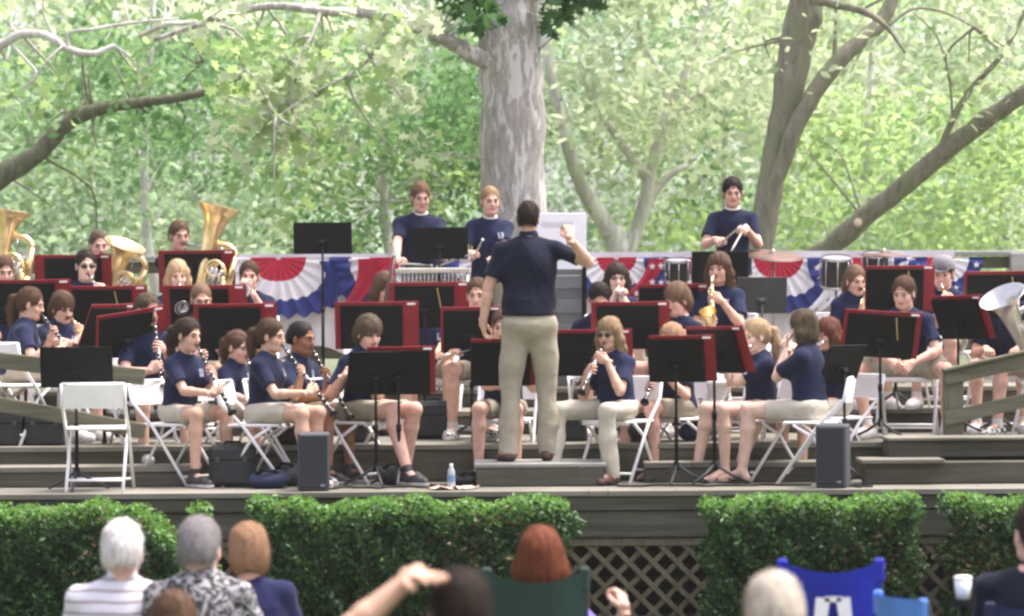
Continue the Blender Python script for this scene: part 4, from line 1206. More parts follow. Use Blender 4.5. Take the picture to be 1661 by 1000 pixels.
def swag(u0, u1, v0, v1, wpx, label, m):
    a = P(u0, v0, RY - .22); b_ = P(u1, v1, RY - .20); w_ = wpx * RY / FPX; V = []; F = []; n = 14
    for i in range(n + 1):
        t = i / n; c = a.lerp(b_, t) + Vector((.03 * math.sin(t * 5), 0, -.02 * math.sin(t * 3.1)))
        for k in range(6):
            V.append((c.x + w_ * (k / 5 - .5) * (1 - .35 * t), c.y + .018 * math.sin(k * 2.1 + t * 3), c.z))
    for i in range(n):
        for k in range(5): q_ = i * 6 + k; F.append([q_, q_ + 1, q_ + 7, q_ + 6])
    tag(mk('bunting_swag', V, F, m), label, 'bunting', 'hanging swags of red and white cloth')
swag(598, 566, 420, 515, 34, 'red slanting swag of cloth between the two left flag fans', M_cred)
swag(1066, 1012, 420, 498, 26, 'red slanting swag of cloth left of the small black drum', M_cred)
swag(1402, 1340, 455, 535, 26, 'red slanting swag of cloth below the black toms', M_cred)
swag(1362, 1296, 450, 530, 34, 'white slanting swag of cloth below the black toms', M_cwhite)
swag(528, 548, 424, 500, 22, 'blue hanging swag of cloth behind the lone black stand', M_cblue)
# sloping hand rails of the two side ramps
def ramp_rail(name, label, segs, posts, y):
    root = empty(name, P(segs[0][0], segs[0][1], y), 0, label, 'railing')
    o = root.location
    for (u0, v0, u1, v1, th, m) in segs:
        a = P(u0, v0, y) - o; b_ = P(u1, v1, y) - o; dd = b_ - a
        rot = Matrix((norm(dd), Vector((0, 1, 0)), norm(dd).cross(Vector((0, 1, 0))))).transposed()
        rbox('rail', (a + b_) / 2, (dd.length, .045, th), M_rail, root, rot)
        if m:
            rbox('cap', (a + b_) / 2 + rot @ Vector((0, 0, th / 2 + .012)), (dd.length, .12, .022), M_rail, root, rot)
    for (u, v0, v1, w_) in posts:
        a = P(u, v0, y + .07) - o; b_ = P(u, v1, y + .07) - o
        rbox('post', (a + b_) / 2, (w_, .10, (a - b_).length), M_post, root)
ramp_rail('ramp_railing', 'sloping wooden ramp railing at the left edge behind the empty chair', [(-60, 578, 235, 612, .115, 0), (-60, 645, 235, 700, .105, 0)], [(-30, 560, 790, .10)], 21.9)
ramp_rail('ramp_railing', 'sloping wooden ramp railing at the right edge before the silver horn', [(1532, 615, 1720, 572, .10, 1), (1532, 680, 1720, 637, .10, 0)], [(1546, 600, 711, .14)], 22.5)
# ================================================================ THE BAND
def L_(x, y, z): return Vector((x, y, z))
LAP = {'L': ((.09, -.30, .62), (-.4, -.8, -.2), (0, 0, -1)), 'R': ((-.09, -.30, .62), (.4, -.8, -.2), (0, 0, -1))}
D0 = DZ + .0
# conductor, seen from behind on the podium
def conductor_inst(r):
    loc = r['loc']
    rh = loc(P(922, 372, 21.85)); lh = loc(P(790, 545, 22.1))
    return {'R': (rh, (0.05, -.35, .9), (.3, -.9, -.2), .85, (-1.0, -.1, -.75)), 'L': (lh, (-.12, -.25, -1), (-.9, .1, 0), .75, (1, .5, 0))}
pod = empty('podium', P(876, 752, 21.76), 0, 'low weathered wooden podium under the conductor', 'podium')
w0 = P(876, 752, 21.76); px0 = P(772, 752, 21.76).x; px1 = P(980, 752, 21.76).x; zp = w0.z - DZ
def pbox(n, c, s_, m, rot=None, b=.006):
    mb = MB(); mb.box(c, s_, rot, b); return mb.build(n, m, pod)
pod.location = ((px0 + px1) / 2, 21.76, DZ); pw = px1 - px0
for j in range(5): pbox('top_board', (0, .065 + .134 * j, zp - .015), (pw + .03, .128, .03), M_podtop)
pbox('front_board', (0, .02, (zp - .032) / 2), (pw, .034, zp - .034), M_pod)
pbox('rear_board', (0, .64, (zp - .032) / 2), (pw, .034, zp - .034), M_pod)
for s in (-1, 1): pbox('side_board', (s * (pw / 2 - .017), .33, (zp - .032) / 2), (.034, .58, zp - .034), M_pod)
person('conductor', 857, 326, 22.12, DZ + zp, 180, 'man conducting with his back to us, navy polo shirt and khaki trousers, right hand raised', seat=False, lean=3,
       head=(-6, 2), hair=('short', 'dark'), tone='fair', bottom=('trousers', 'khaki'), shoes='brown', legs=((.05, .02), (-.03, -.05)), inst=conductor_inst,
       shirt='navy_polo', group='standing people of the band', vox=.008, nostr=1600, build=1.17, sway=0)

G = 'seated musicians in navy shirts'
def seated(*a, **k):
    ch = k.pop('chair', None); cy = k.pop('chair_yaw', None)
    k.setdefault('group', G)
    r = person(*a, **k)
    lab = ' '.join(a[6].replace(',', '').split()[:11])
    chair_under(r, ch or 'white folding chair of the ' + lab, cy)
    return r
def lap_flute(a, b, label):
    def f(r):
        loc = r['loc']; A, B = P(*a), P(*b); d = norm(A - B)
        root = empty('flute', B, 0, label, 'flute', 'flutes')
        mb = MB(); mb.tube([d * 0, A - B], .0115, 10); mb.build('body', M_silver, root, True)
        mb = MB(); keys_along(mb, (0, 0, 0), d, (0, 0, 1), .12, (A - B).length - .05, 10, .009, .011); mb.build('keys', M_silver, root, True)
        m1, m2 = loc(B.lerp(A, .35)), loc(B.lerp(A, .62))
        return {'L': (m1, (-.35, -.8, .2), (.2, .3, -1), .9), 'R': (m2, (.35, -.8, .2), (-.2, .3, -1), .9)}
    return f
# ---- front row, left
seated('a', 305, 514, 22.15, DZ, 48, 'dark-haired girl playing a clarinet at left beside the empty white chair', sex='f', hair=('pony', 'dark'), lean=10, head=(4, 6),
       bottom=('shorts', 'pale'), shoes='black', legs=((6, .02), (12, -.02)), K=.90, inst=clar((381, 678, 21.75), 'black clarinet with silver keys played by the girl at far left front', L=.64),
       chair='white folding chair under the dark-haired clarinet girl at left', nostr=1600, chair_yaw=62)
seated('b', 386, 536, 22.9, DZ, 55, 'small girl with tied back brown hair between two clarinet girls', sex='f', hair=('pony', 'brown'), lean=8, head=(0, 8), bottom=('shorts', 'khaki'), K=.86,
       inst=clar((432, 668, 22.5), 'clarinet of the small girl seated behind the others'), chair='white folding chair under the small girl behind', tone='pink')
seated('c', 440, 516, 22.0, DZ, 66, 'girl with brown ponytail and checked sneakers playing a dark clarinet', sex='f', hair=('pony', 'brown'), lean=6, head=(4, 4), bottom=('shorts', 'pale'), shoes='check',
       legs=((4, -.05), (8, .05)), K=.93, inst=clar((546, 678, 21.7), 'long dark clarinet of the ponytail girl in front', L=.66), chair='white folding chair under the ponytail girl with checked shoes', nostr=1600, chair_yaw=80)
seated('d', 489, 521, 22.45, DZ, 58, 'boy with short black hair and brown skin playing a clarinet', hair=('crop', 'black'), tone='brown', lean=6, head=(2, 4), bottom=('shorts', 'pale'), shoes='black',
       K=.95, inst=clar((575, 690, 22.05), 'dark clarinet of the boy with short black hair', L=.66), chair='white folding chair under the boy with short black hair')
seated('e', 598, 509, 22.35, DZ, 42, 'boy with brown mop hair and khaki shorts looking down behind two black stands', hair=('mop', 'ash'), lean=12, head=(-8, 14), bottom=('shorts', 'olive'), shoes='black',
       legs=((10, -.10), (-6, .18)), K=1.03, inst=clar((560, 630, 21.9), 'pale silver clarinet of the boy with the mop of hair', silver=True, L=.40, hl=.2, hr=.34), tone='pink',
       chair='white folding chair under the boy with mop hair', nostr=1600, chair_yaw=60)
# ---- centre, behind the conductor
seated('f', 774, 450, 23.5, T1, -6, 'flute player whose face is hidden by a red folder left of the conductor', hair=('short', 'brown'), lean=5, head=(0, 4), bottom=('shorts', 'khaki'), shoes='check',
       legs=((8, .06), (10, .0)), inst=lap_flute((676, 588, 23.0), (766, 566, 23.15), 'silver flute held level above the knees beside the conductor'), chair='white folding chair behind the water bottle')
seated('g', 815, 500, 22.75, DZ, -6, 'seated player hidden by the conductor, bent arm and bare knee showing', hair=('short', 'brown'), lean=6, bottom=('shorts', 'olive'), shoes='black', legs=((6, .0), (8, .05)),
       inst=clar((835, 650, 22.3), 'clarinet hidden behind the conductor'), chair='white folding chair left of the podium behind the conductor', tone='pink')
seated('h', 988, 512, 22.25, DZ, -38, 'girl in sunglasses with long light brown hair and pale trousers playing a silver flute', sex='f', hair=('long', 'dirty_blond'), lean=7, head=(10, 4),
       bottom=('trousers', 'pale'), shoes='brown', legs=((16, -.05), (22, .08)), K=.96, inst=clar((938, 648, 21.9), 'silver grey clarinet with black bell beside the conductor', silver=True, L=.46, hl=.13, hr=.24),
       glasses='sun', chair='white folding chair under the girl in sunglasses', nostr=1600, chair_yaw=-30)
seated('i', 972, 457, 24.0, T1, 6, 'boy with dark hair bent low behind a red folder right of the conductor', hair=('short', 'dark'), lean=14, head=(0, 30), inst=None)
seated('j', 1000, 424, 24.9, T2, 4, 'player with dark hair and glasses holding a trumpet right of the conductor', hair=('bob', 'dark'), sex='f', lean=2, head=(2, 2), glasses='clear', inst=trumpet((1016, 500, 24.4), 'silver trumpet held by the player with glasses'), tone='pale')
seated('k', 1098, 456, 23.7, T1, -42, 'boy with brown fringe looking left over a red folder', hair=('mop', 'light_brown'), lean=8, head=(-4, 12), tone='pink', inst=clar((1060, 600, 23.3), 'clarinet of the boy with brown fringe'))
seated('l', 1166, 407, 24.4, T2, -18, 'long-haired player with a saxophone right of the middle', sex='m', hair=('long', 'brown'), lean=4, head=(-4, 4), inst=sax((1156, 548, 24.05), 'golden saxophone of the long-haired player'))
seated('m', 1088, 523, 22.75, DZ, -52, 'girl with reddish hair whose face is hidden behind a music stand', sex='f', hair=('pony', 'ginger'), lean=8, head=(0, 8), bottom=('shorts', 'khaki'), shoes='flip', legs=((6, -.04), (6, .08)),
       K=.92, inst=clar((1050, 640, 22.3), 'clarinet behind the front music stand at centre right'), chair='white folding chair under the girl with reddish hair', tone='pink')
seated('n', 1226, 516, 22.35, DZ, -66, 'blond girl with ponytail playing a flute at right', sex='f', hair=('pony', 'blond'), lean=2, head=(2, 6), bottom=('shorts', 'pale'), shoes='flip', legs=((5, -.02), (7, .08)), K=.92,
       inst=flute((1155, 566, 22.7), 'silver flute of the blond girl at right'), chair='white folding chair under the blond flute girl', tone='pale', nostr=1600)
seated('o', 1302, 500, 21.95, DZ, -112, 'girl with straight olive brown hair turned away, long bare legs and flip-flops', sex='f', hair=('bob', 'ash'), lean=2, head=(-4, 4), bottom=('shorts', 'pale'), shoes='flip',
       legs=((3, .05, -.02), (6, .16, -.02)), K=1.0, inst=flute((1272, 560, 22.45), 'silver flute in front of the girl turned away'), chair='white folding chair under the girl turned away at right front', tone='pale', nostr=1600, vox=.0085, chair_yaw=-100)
seated('p', 1342, 513, 22.75, DZ, -60, 'player with dark auburn hair behind the girl turned away', sex='f', hair=('bob', 'auburn'), lean=4, K=.92, bottom=('shorts', 'pale'), inst=flute((1290, 575, 23.0), 'silver flute of the player with auburn hair'), chair='white folding chair under the auburn-haired player')
# ---- right
def knees(r):
    lp = r['legs'] if 'legs' in r else None
    h = r['hipz']
    return {'L': ((.03, -.46, h - .02), (-.55, -.6, -.5), (-.4, .4, -.4), 1.0, (1, .3, -.3)), 'R': ((-.02, -.47, h - .0), (.55, -.6, -.4), (.4, .4, -.4), 1.0, (-1, .3, -.3))}
seated('q', 1466, 447, 23.2, T1, -14, 'boy resting his elbows on spread knees, white sneakers, behind a stand at right', hair=('short', 'brown'), lean=22, head=(-14, 12), bottom=('shorts', 'khaki'), shoes='white',
       legs=((34, -.02, -.05), (38, .10, -.05, .10)), K=1.0, inst=knees, tone='pink', chair='white folding chair under the boy leaning on his knees', nostr=1600)
seated('r', 1530, 416, 24.4, T2, -22, 'boy in a grey cap behind a small tilted stand at right', hair=('short', 'brown'), cap=True, lean=4, head=(2, 10), inst=trumpet((1546, 520, 24.0), 'trumpet of the boy in the grey cap', M_brass), tone='pink')
seated('s', 1388, 430, 24.5, T2, 14, 'player with light reddish hair half hidden by a red folder at right', sex='f', hair=('pony', 'light_brown'), lean=4, head=(6, 6), inst=sax((1392, 560, 24.2), 'saxophone hung from a strap behind the red folder at right'))
seated('t', 1694, 425, 23.3, T1, -30, 'player at the right edge with bare legs and a silver horn in the lap', hair=('short', 'brown'), lean=6, bottom=('shorts', 'khaki'), shoes='check', legs=((10, .02), (20, .08)), K=1.0,
       inst=tuba('horn', (1672, 585, 22.95), (1626, 482, 22.75), 'large silver horn held at the right edge', M_silver, .90), chair='white folding chair at the right edge behind the railing', tone='pink')
seated('u', 1628, 452, 24.05, T1, -12, 'player behind the red folder at the right edge, bare legs below the railing', hair=('short', 'brown'), lean=8, head=(0, 14), bottom=('shorts', 'khaki'), shoes='white', legs=((10, .0), (16, .06)), inst=None)
seated('u2', 700, 478, 24.4, T1, -8, 'player hidden behind the folder under the xylophone, only bare legs showing', lean=8, hair=('short', 'dark'), bottom=('shorts', 'olive'), shoes='white', legs=((14, .02), (8, .08)), inst=None)
# ---- left and rear
seated('v', 50, 466, 23.2, T1, 96, 'girl with long brown ponytail seated side-on at the left edge', sex='f', hair=('pony', 'brown'), lean=14, head=(-8, 10), inst=clar((108, 562, 22.9), 'dark clarinet of the ponytail girl at the left edge'), chair='white folding chair behind the sloping left railing', nostr=1600, bottom=('shorts', 'khaki'))
seated('w', 101, 470, 23.75, T1, 36, 'boy with brown hair looking down into a saxophone at left', hair=('mop', 'brown'), lean=8, head=(2, 14), inst=sax((146, 566, 23.2), 'small golden saxophone beside the tilted red folders'), tone='pink')
seated('x', 240, 474, 22.95, DZ + .14, 30, 'boy with short grey-brown hair smiling above a red folder at left', hair=('short', 'ash'), lean=8, head=(8, 6), bottom=('shorts', 'olive'), shoes='white', K=.98, legs=((8, .05), (12, .0)),
       inst=clar((265, 640, 22.5), 'clarinet of the boy above the red folder'), chair='white folding chair under the boy at left behind the empty chair', tone='pink')
seated('y', 326, 460, 24.0, T1, 10, 'boy with cropped light brown hair and glasses behind a wide red folder', hair=('crop', 'light_brown'), lean=8, head=(6, 12), glasses='clear', inst=clar((330, 600, 23.6), 'clarinet of the boy with cropped hair'))
seated('z', 139, 404, 24.6, T2, 14, 'boy in dark sunglasses with short brown hair at left', hair=('short', 'dark'), lean=5, head=(6, 4), glasses='sun', inst=clar((180, 500, 24.2), 'silver clarinet of the boy in sunglasses', silver=True, L=.4, hl=.2, hr=.32), tone='pale')
seated('aa', 288, 420, 24.7, T2, 10, 'girl with straight light blond hair behind a red folder', sex='f', hair=('long', 'blond'), lean=5, head=(4, 4), inst=trumpet((296, 500, 24.2), 'trumpet of the blond girl'), tone='pale')
seated('bb', 404, 422, 25.0, T2, 2, 'boy playing a silver trumpet straight at us, right of two red folders', hair=('short', 'brown'), lean=2, head=(0, 2), inst=trumpet((396, 470, 24.45), 'silver trumpet pointing at us from the boy at left'), tone='pink', twist=8)
seated('cc', 6, 414, 25.0, T2, 14, 'boy with brown hair cut off by the left edge', hair=('short', 'brown'), lean=6, head=(8, 10), inst=None, tone='pink')
seated('dd', 291, 357, 25.7, T3, 12, 'boy with wavy brown hair behind the upright tuba', hair=('short', 'light_brown'), lean=2, head=(14, 6), inst=tuba('tuba', (322, 470, 25.25), (355, 338, 25.3), 'bright brass tuba pointing up beside the wavy-haired boy', M_brass, .92), tone='pink')
seated('ee', 160, 374, 25.75, T2 + .08, 12, 'player with cropped reddish hair behind the slanting brass euphonium', hair=('crop', 'ash'), lean=4, head=(8, 6), inst=tuba('euphonium', (176, 478, 25.3), (203, 398, 25.2), 'golden euphonium with its wide bell tilted to the right', M_brass, .88), tone='pink')
seated('ff', -34, 362, 25.9, T3, 14, 'tuba player beyond the left edge with one arm showing', hair=('short', 'brown'), lean=2, head=(0, 0), inst=tuba('tuba', (-4, 462, 25.4), (14, 345, 25.45), 'brass tuba cut off by the upper left edge', M_brass, .95))
seated('gg', 624, 440, 24.5, T1 + .05, 20, 'girl with bent head and light brown hair beside a dark bassoon', sex='f', hair=('long', 'light_brown'), lean=12, head=(14, 20), inst=clar((640, 560, 24.1), 'clarinet of the girl with bent head'))
# ---- percussion, standing at the back
person('hh', 682, 295, 25.95, T3, 8, 'tall boy with brown hair and white collar standing over the xylophone with mallets', seat=False, lean=3, head=(6, 10), hair=('short', 'light_brown'), undershirt=True, tone='pink',
       inst=sticks([(722, 428, 25.45), (652, 428, 25.5)], [(765, 412, 25.3), (715, 432, 25.3)], ('wooden mallet in the left hand of the tall xylophone boy', 'wooden mallet in the right hand of the tall xylophone boy')), group='standing people of the band', nostr=1600, bottom=('shorts', 'khaki'), build=1.1)
person('ii', 795, 302, 25.8, T3, 10, 'boy with shaved fair hair standing left of the conductor', seat=False, lean=2, head=(4, 2), hair=('crop', 'dirty_blond'), tone='pink', undershirt=True,
       inst=sticks([(800, 425, 25.4), (770, 415, 25.4)], [(830, 440, 25.2), (780, 395, 25.2)], ('drumstick in the left hand of the shaved boy', 'drumstick in the right hand of the shaved boy')), group='standing people of the band', bottom=('shorts', 'khaki'))
person('jj', 1188, 286, 25.8, T3, 2, 'tall boy with dark hair and white collar standing behind the cymbal holding sticks', seat=False, lean=2, head=(-2, 10), hair=('short', 'dark'), undershirt=True, tone='pink',
       inst=sticks([(1204, 376, 25.45), (1170, 394, 25.4)], [(1186, 408, 25.3), (1196, 372, 25.2)], ('drumstick in the raised left hand of the tall dark-haired boy', 'drumstick in the right hand of the tall dark-haired boy')), group='standing people of the band', nostr=1600, bottom=('shorts', 'khaki'))

# ---- music stands, seen from behind (u, v of the top edge)
S = stand
S(123, 563, 21.6, DZ, 2, 'in front of the empty white chair at left', tilt=14, folder=False, W=.50, H=.29)
S(40, 460, 24.0, T1, 4, 'at the left edge behind the ponytail girl')
S(118, 419, 25.1, T2, 4, 'behind the boy in sunglasses', W=.46, fdx=0)
S(313, 412, 25.2, T2, 4, 'above the blond girl', W=.46, fdx=.03)
S(165, 470, 24.1, T1, 2, 'in front of the boy in sunglasses', pencil=True)
S(322, 469, 24.2, T1, -4, 'in front of the blond girl', fold_w=.66)
S(372, 499, 23.2, DZ + .14, 2, 'between the blond girl and the clarinet girls', tilt=20)
S(205, 512, 22.75, DZ + .14, 28, 'below the boy smiling above his folder', tilt=24, lean=-8, W=.42, fold_w=.54)
S(178, 500, 22.9, DZ + .14, 58, 'turned sideways beside the small saxophone', tilt=24, W=.40, fold_w=.5)
S(523, 361, 25.6, T3, 0, 'standing alone at the back against the trees', folder=False, tilt=8, W=.48, H=.26)
S(713, 369, 25.3, T3, 0, 'in front of the tall xylophone boy', folder=False, tilt=8, W=.46, H=.26)
S(602, 496, 23.0, DZ + .14, 0, 'behind the boy with mop hair', tilt=14)
S(688, 464, 24.0, T1, 0, 'under the xylophone', tilt=14, pencil=True)
S(765, 504, 23.1, T1, 2, 'hiding the face of the flute player', tilt=14, W=.42, fold_w=.46, fdx=0)
S(612, 571, 21.9, DZ, 14, 'leftmost of the pair before the boy with mop hair', tilt=26, folder=False, W=.40)
S(646, 569, 21.95, DZ, 0, 'rightmost of the pair before the boy with mop hair', tilt=20, W=.44, fold_w=.48, fdx=.02)
S(812, 556, 22.2, DZ, 0, 'hidden behind the hip of the conductor', tilt=20, W=.42, fold_w=.5)
S(1018, 496, 23.0, T1, -2, 'behind the girl in sunglasses', tilt=14, fold_w=.58, fdx=.02)
S(948, 541, 22.9, DZ + .0, -8, 'between the conductor and the girl in sunglasses', tilt=18, W=.46)
S(1085, 467, 24.4, T2 - .1, 0, 'right of the player with glasses', tilt=18, fold_w=.56)
S(1094, 551, 21.85, DZ, -12, 'with red folder in front of the reddish-haired girl', tilt=24, W=.40, fold_w=.46, fdx=.05)
S(1150, 536, 21.95, DZ, -42, 'turned sideways left of the blond flute girl', tilt=24, W=.42, fold_w=.5)
S(1168, 408, 25.2, T3, 0, 'in front of the tall boy behind the cymbal', folder=False, tilt=8, W=.46)
S(1236, 450, 24.7, T2, 2, 'pale edged beside the saxophone player', folder=False, grey=True, tilt=10, W=.40, H=.29)
S(1432, 511, 22.6, T1, 4, 'in front of the boy leaning on his knees', tilt=20, pencil=True, W=.50, fold_w=.57, fdx=.01, lean=4)
S(1452, 437, 24.0, T2, 0, 'below the thin cymbal at right', tilt=12, pencil=True, W=.44, fold_w=.54)
S(1620, 446, 23.55, T1, 0, 'above the silver horn at the right edge', tilt=12, pencil=True, W=.48, fold_w=.60)
S(1545, 486, 23.2, T1, -46, 'tilted sideways before the boy in the grey cap', tilt=26, W=.42, fold_w=.46)
S(1378, 560, 21.95, DZ, 44, 'turned sideways behind the right loudspeaker', tilt=24, folder=False, W=.40, H=.30)
# ================================================================ OTHER THINGS ON THE STAGE
# empty chair at left, its back to us
chair((P(158, 790, 21.55).x, 21.62, DZ), 180, 'empty white folding chair at left with its back to us')
chair((P(30, 640, 22.9).x, 22.9, T1), 150, 'empty white folding chair behind the left railing')
chair((P(1192, 640, 23.0).x, 22.95, T1), -10, 'empty white folding chair behind the blond flute girl')
def speaker_box(u, v0, v1, wpx, d, yaw, label):
    b_ = P(u, v1, d); h = P(u, v0, d).z - b_.z; w_ = wpx * d / FPX
    root = empty('loudspeaker', (b_.x, d, DZ), R(yaw), label, 'loudspeaker', 'loudspeakers at the stage edge')
    mb = MB(); mb.box((0, .11, h / 2), (w_, .22, h), None, .012); mb.build('cabinet', mat('speaker_cabinet', (.05, .055, .065), .6), root)
    mb = MB(); mb.box((0, -.006, h / 2 + .005), (w_ * .88, .012, h * .90), None, .005); mb.build('grille', mat('speaker_grille', (.022, .025, .03), .7, 0, .4, 160), root)
    gr_ = root.children[-1]
    mb = MB(); mb.box((w_ * .28, -.013, h * .10), (.03, .003, .014), None, 0); mb.build('badge', M_steel, gr_)
speaker_box(509, 702, 797, 52, 21.36, 3, 'black loudspeaker on the stage edge below the ponytail clarinet girl')
speaker_box(1348, 690, 793, 50, 21.36, -14, 'black loudspeaker on the stage edge at right before the folding chair')
def case(name, u0, u1, v0, v1, d, floor, label, depth=.25, m=None, cat='case', yaw=0, bev=.03):
    a = P((u0 + u1) / 2, v1, d); w_ = (u1 - u0) * d / FPX; h = P(0, v0, d).z - P(0, v1, d).z
    root = empty(name, (a.x, d, floor), R(yaw), label, cat, 'cases and bags on the stage')
    m = m or M_case
    mb = MB(); mb.box((0, depth / 2, h * .48), (w_, depth, h * .92), None, bev); mb.build('shell', m, root)
    mb = MB(); mb.box((0, depth / 2, h * .62), (w_ * 1.012, depth * 1.02, .012), None, .003); mb.build('seam', M_black, root)
    mb = MB(); mb.tube([(-.06, depth / 2, h * .93), (-.05, depth / 2, h * .99), (.05, depth / 2, h * .99), (.06, depth / 2, h * .93)], .009, 6); mb.build('handle', M_black, root, True)
    for s in (-1, 1):
        mb = MB(); mb.box((s * w_ * .3, -.004, h * .62), (.03, .010, .035), None, .002); mb.build('latch', M_dgrey, root)
    return root
case('instrument_case', 338, 412, 712, 786, 21.85, DZ, 'square black instrument case by the feet of the clarinet girl')
case('instrument_case', 660, 742, 640, 706, 23.3, T1, 'black instrument case behind the shoes of the boy with mop hair', .3)
case('equipment_case', -30, 36, 664, 724, 22.65, T1, 'black equipment case at the left edge, leftmost of two', .3, bev=.012)
case('equipment_case', 40, 104, 664, 724, 22.65, T1, 'black equipment case beside the empty chair, right one of two', .3, bev=.012)
def soft_bag(u, v, d, floor, r, label, m, seed):
    a = P(u, v, d); root = empty('bag', (a.x, d, floor), 0, label, 'bag', 'cases and bags on the stage')
    g = Grid((-r[0] - .06, -r[1] - .06, -.02), (r[0] + .06, r[1] + .06, r[2] * 2 + .06), .012)
    g.ell((0, 0, r[2] * .8), r, 0); g.ell((r[0] * .4, 0, r[2] * 1.1), (r[0] * .5, r[1] * .7, r[2] * .6), .05); g.plane((0, 0, 0), (0, 0, -1))
    V, F = g.mesh(); n = normals(V, F); V = V + n * fold(V, seed, (12, 30), .012)[:, None]; V[:, 2] = np.maximum(V[:, 2], 0.001)
    mk('pouch', V, F, m, root)
    mb = MB(); mb.tube([(-r[0] * .6, -r[1] * .3, r[2] * 1.4), (-r[0] * .2, -r[1] * .8, r[2] * 1.9), (r[0] * .3, -r[1] * .6, r[2] * 1.8), (r[0] * .7, 0, r[2] * 1.2)], .012, 6); mb.build('strap', M_black, root, True)
soft_bag(436, 790, 21.75, DZ, (.15, .12, .07), 'navy bag under the chair of the ponytail clarinet girl', M_navyc, 4)
soft_bag(465, 770, 22.0, DZ, (.12, .12, .09), 'black bag behind the left loudspeaker', M_case, 5)
soft_bag(962, 745, 22.1, DZ, (.14, .12, .07), 'black bag beside the podium at the feet of the girl in sunglasses', M_case, 6)
soft_bag(760, 760, 21.95, DZ, (.10, .12, .05), 'dark bag left of the podium', M_case, 7)
soft_bag(468, 722, 22.62, T1, (.16, .12, .09), 'black bag on the step edge behind the ponytail clarinet girl', M_case, 8)
soft_bag(1035, 722, 22.7, T1, (.15, .12, .10), 'black bag on the step edge right of the girl in sunglasses', M_case, 9)
soft_bag(1128, 724, 22.75, T1, (.12, .10, .08), 'small navy bag on the step edge left of the blond flute girl', M_navyc, 10)
soft_bag(640, 775, 22.15, DZ, (.13, .12, .08), 'black bag against the riser behind the paired stands', M_case, 11)
case('instrument_case', 566, 600, 672, 716, 22.75, T1, 'narrow black case on the step behind the left front players', .25, bev=.02)
case('instrument_case', 905, 952, 668, 716, 22.8, T1, 'narrow black case on the step right of the conductor', .25, bev=.02)
# water bottle and a paper
wb = empty('water_bottle', P(732, 782, 21.55), 0, 'clear water bottle with blue label standing left of the podium', 'bottle'); wb.location.z = DZ
mb = MB(); mb.lathe([(.001, 0), (.026, .002), (.028, .02), (.027, .11), (.024, .13), (.011, .155), (.010, .16)], 16); mb.build('bottle', mat('bottle_plastic', (.36, .40, .44), .12, 0, .05, coat=.5), wb, True)
mb = MB(); mb.lathe([(.0285, .05), (.0285, .095)], 16); mb.build('label', mat('bottle_label', (.12, .22, .38), .4), wb, True)
mb = MB(); mb.lathe([(.012, .158), (.012, .174), (.001, .175)], 12); mb.build('cap', M_paper, wb, True)
for (u, d, rz, lb) in ((722, 21.5, .3, 'crumpled paper lying left of the water bottle'), (745, 21.52, -.5, 'loose paper lying right of the water bottle')):
    n = 7; V = []; r_ = np.random.default_rng(int(u)); F = []
    for i in range(n):
        for j in range(n): V.append(((i / (n - 1) - .5) * .2, (j / (n - 1) - .5) * .24, .004 + abs(r_.normal()) * .012))
    for i in range(n - 1):
        for j in range(n - 1): F.append([i * n + j, (i + 1) * n + j, (i + 1) * n + j + 1, i * n + j + 1])
    o = mk('paper', V, F, mat('buff_paper', (.55, .42, .32), .8), None); a = P(u, 785, d); o.location = (a.x, d, DZ + .001); o.rotation_euler = (0, 0, rz); tag(o, lb, 'paper', 'papers on the stage floor')

# ---- percussion
def xylophone():
    a = P(702, 440, 25.35); root = empty('xylophone', (a.x, 25.35, T3), 0, 'pale metal xylophone in front of the tall boy with mallets', 'xylophone'); h = P(702, 436, 25.35).z - T3
    mb = MB(); W_ = .52
    for k in range(17):
        x = -W_ / 2 + W_ * k / 16; mb.box((x, 0, h), (.026, .30 - .008 * k, .012), None, .003)
    mb.build('bars', mat('metal_bars', (.6, .66, .64), .3, .5), root)
    mb = MB(); 
    for k in range(17):
        x = -W_ / 2 + W_ * k / 16; mb.tube([(x, -.04, h - .015), (x, -.04, h - .10 - .005 * (16 - k))], .012, 8)
    mb.build('resonators', M_silver, root, True)
    mb = MB(); mb.box((0, -.15, h - .02), (W_ + .08, .02, .035), None, .004); mb.box((0, .15, h - .02), (W_ + .08, .02, .035), None, .004); mb.build('frame', M_khaki2, root)
    for s in (-1, 1):
        for t in (-1, 1):
            mb = MB(); mb.tube([(s * .28, t * .14, h - .03), (s * .28, t * .16, .0)], .014, 8); mb.build('leg', M_steel, root, True)
xylophone()
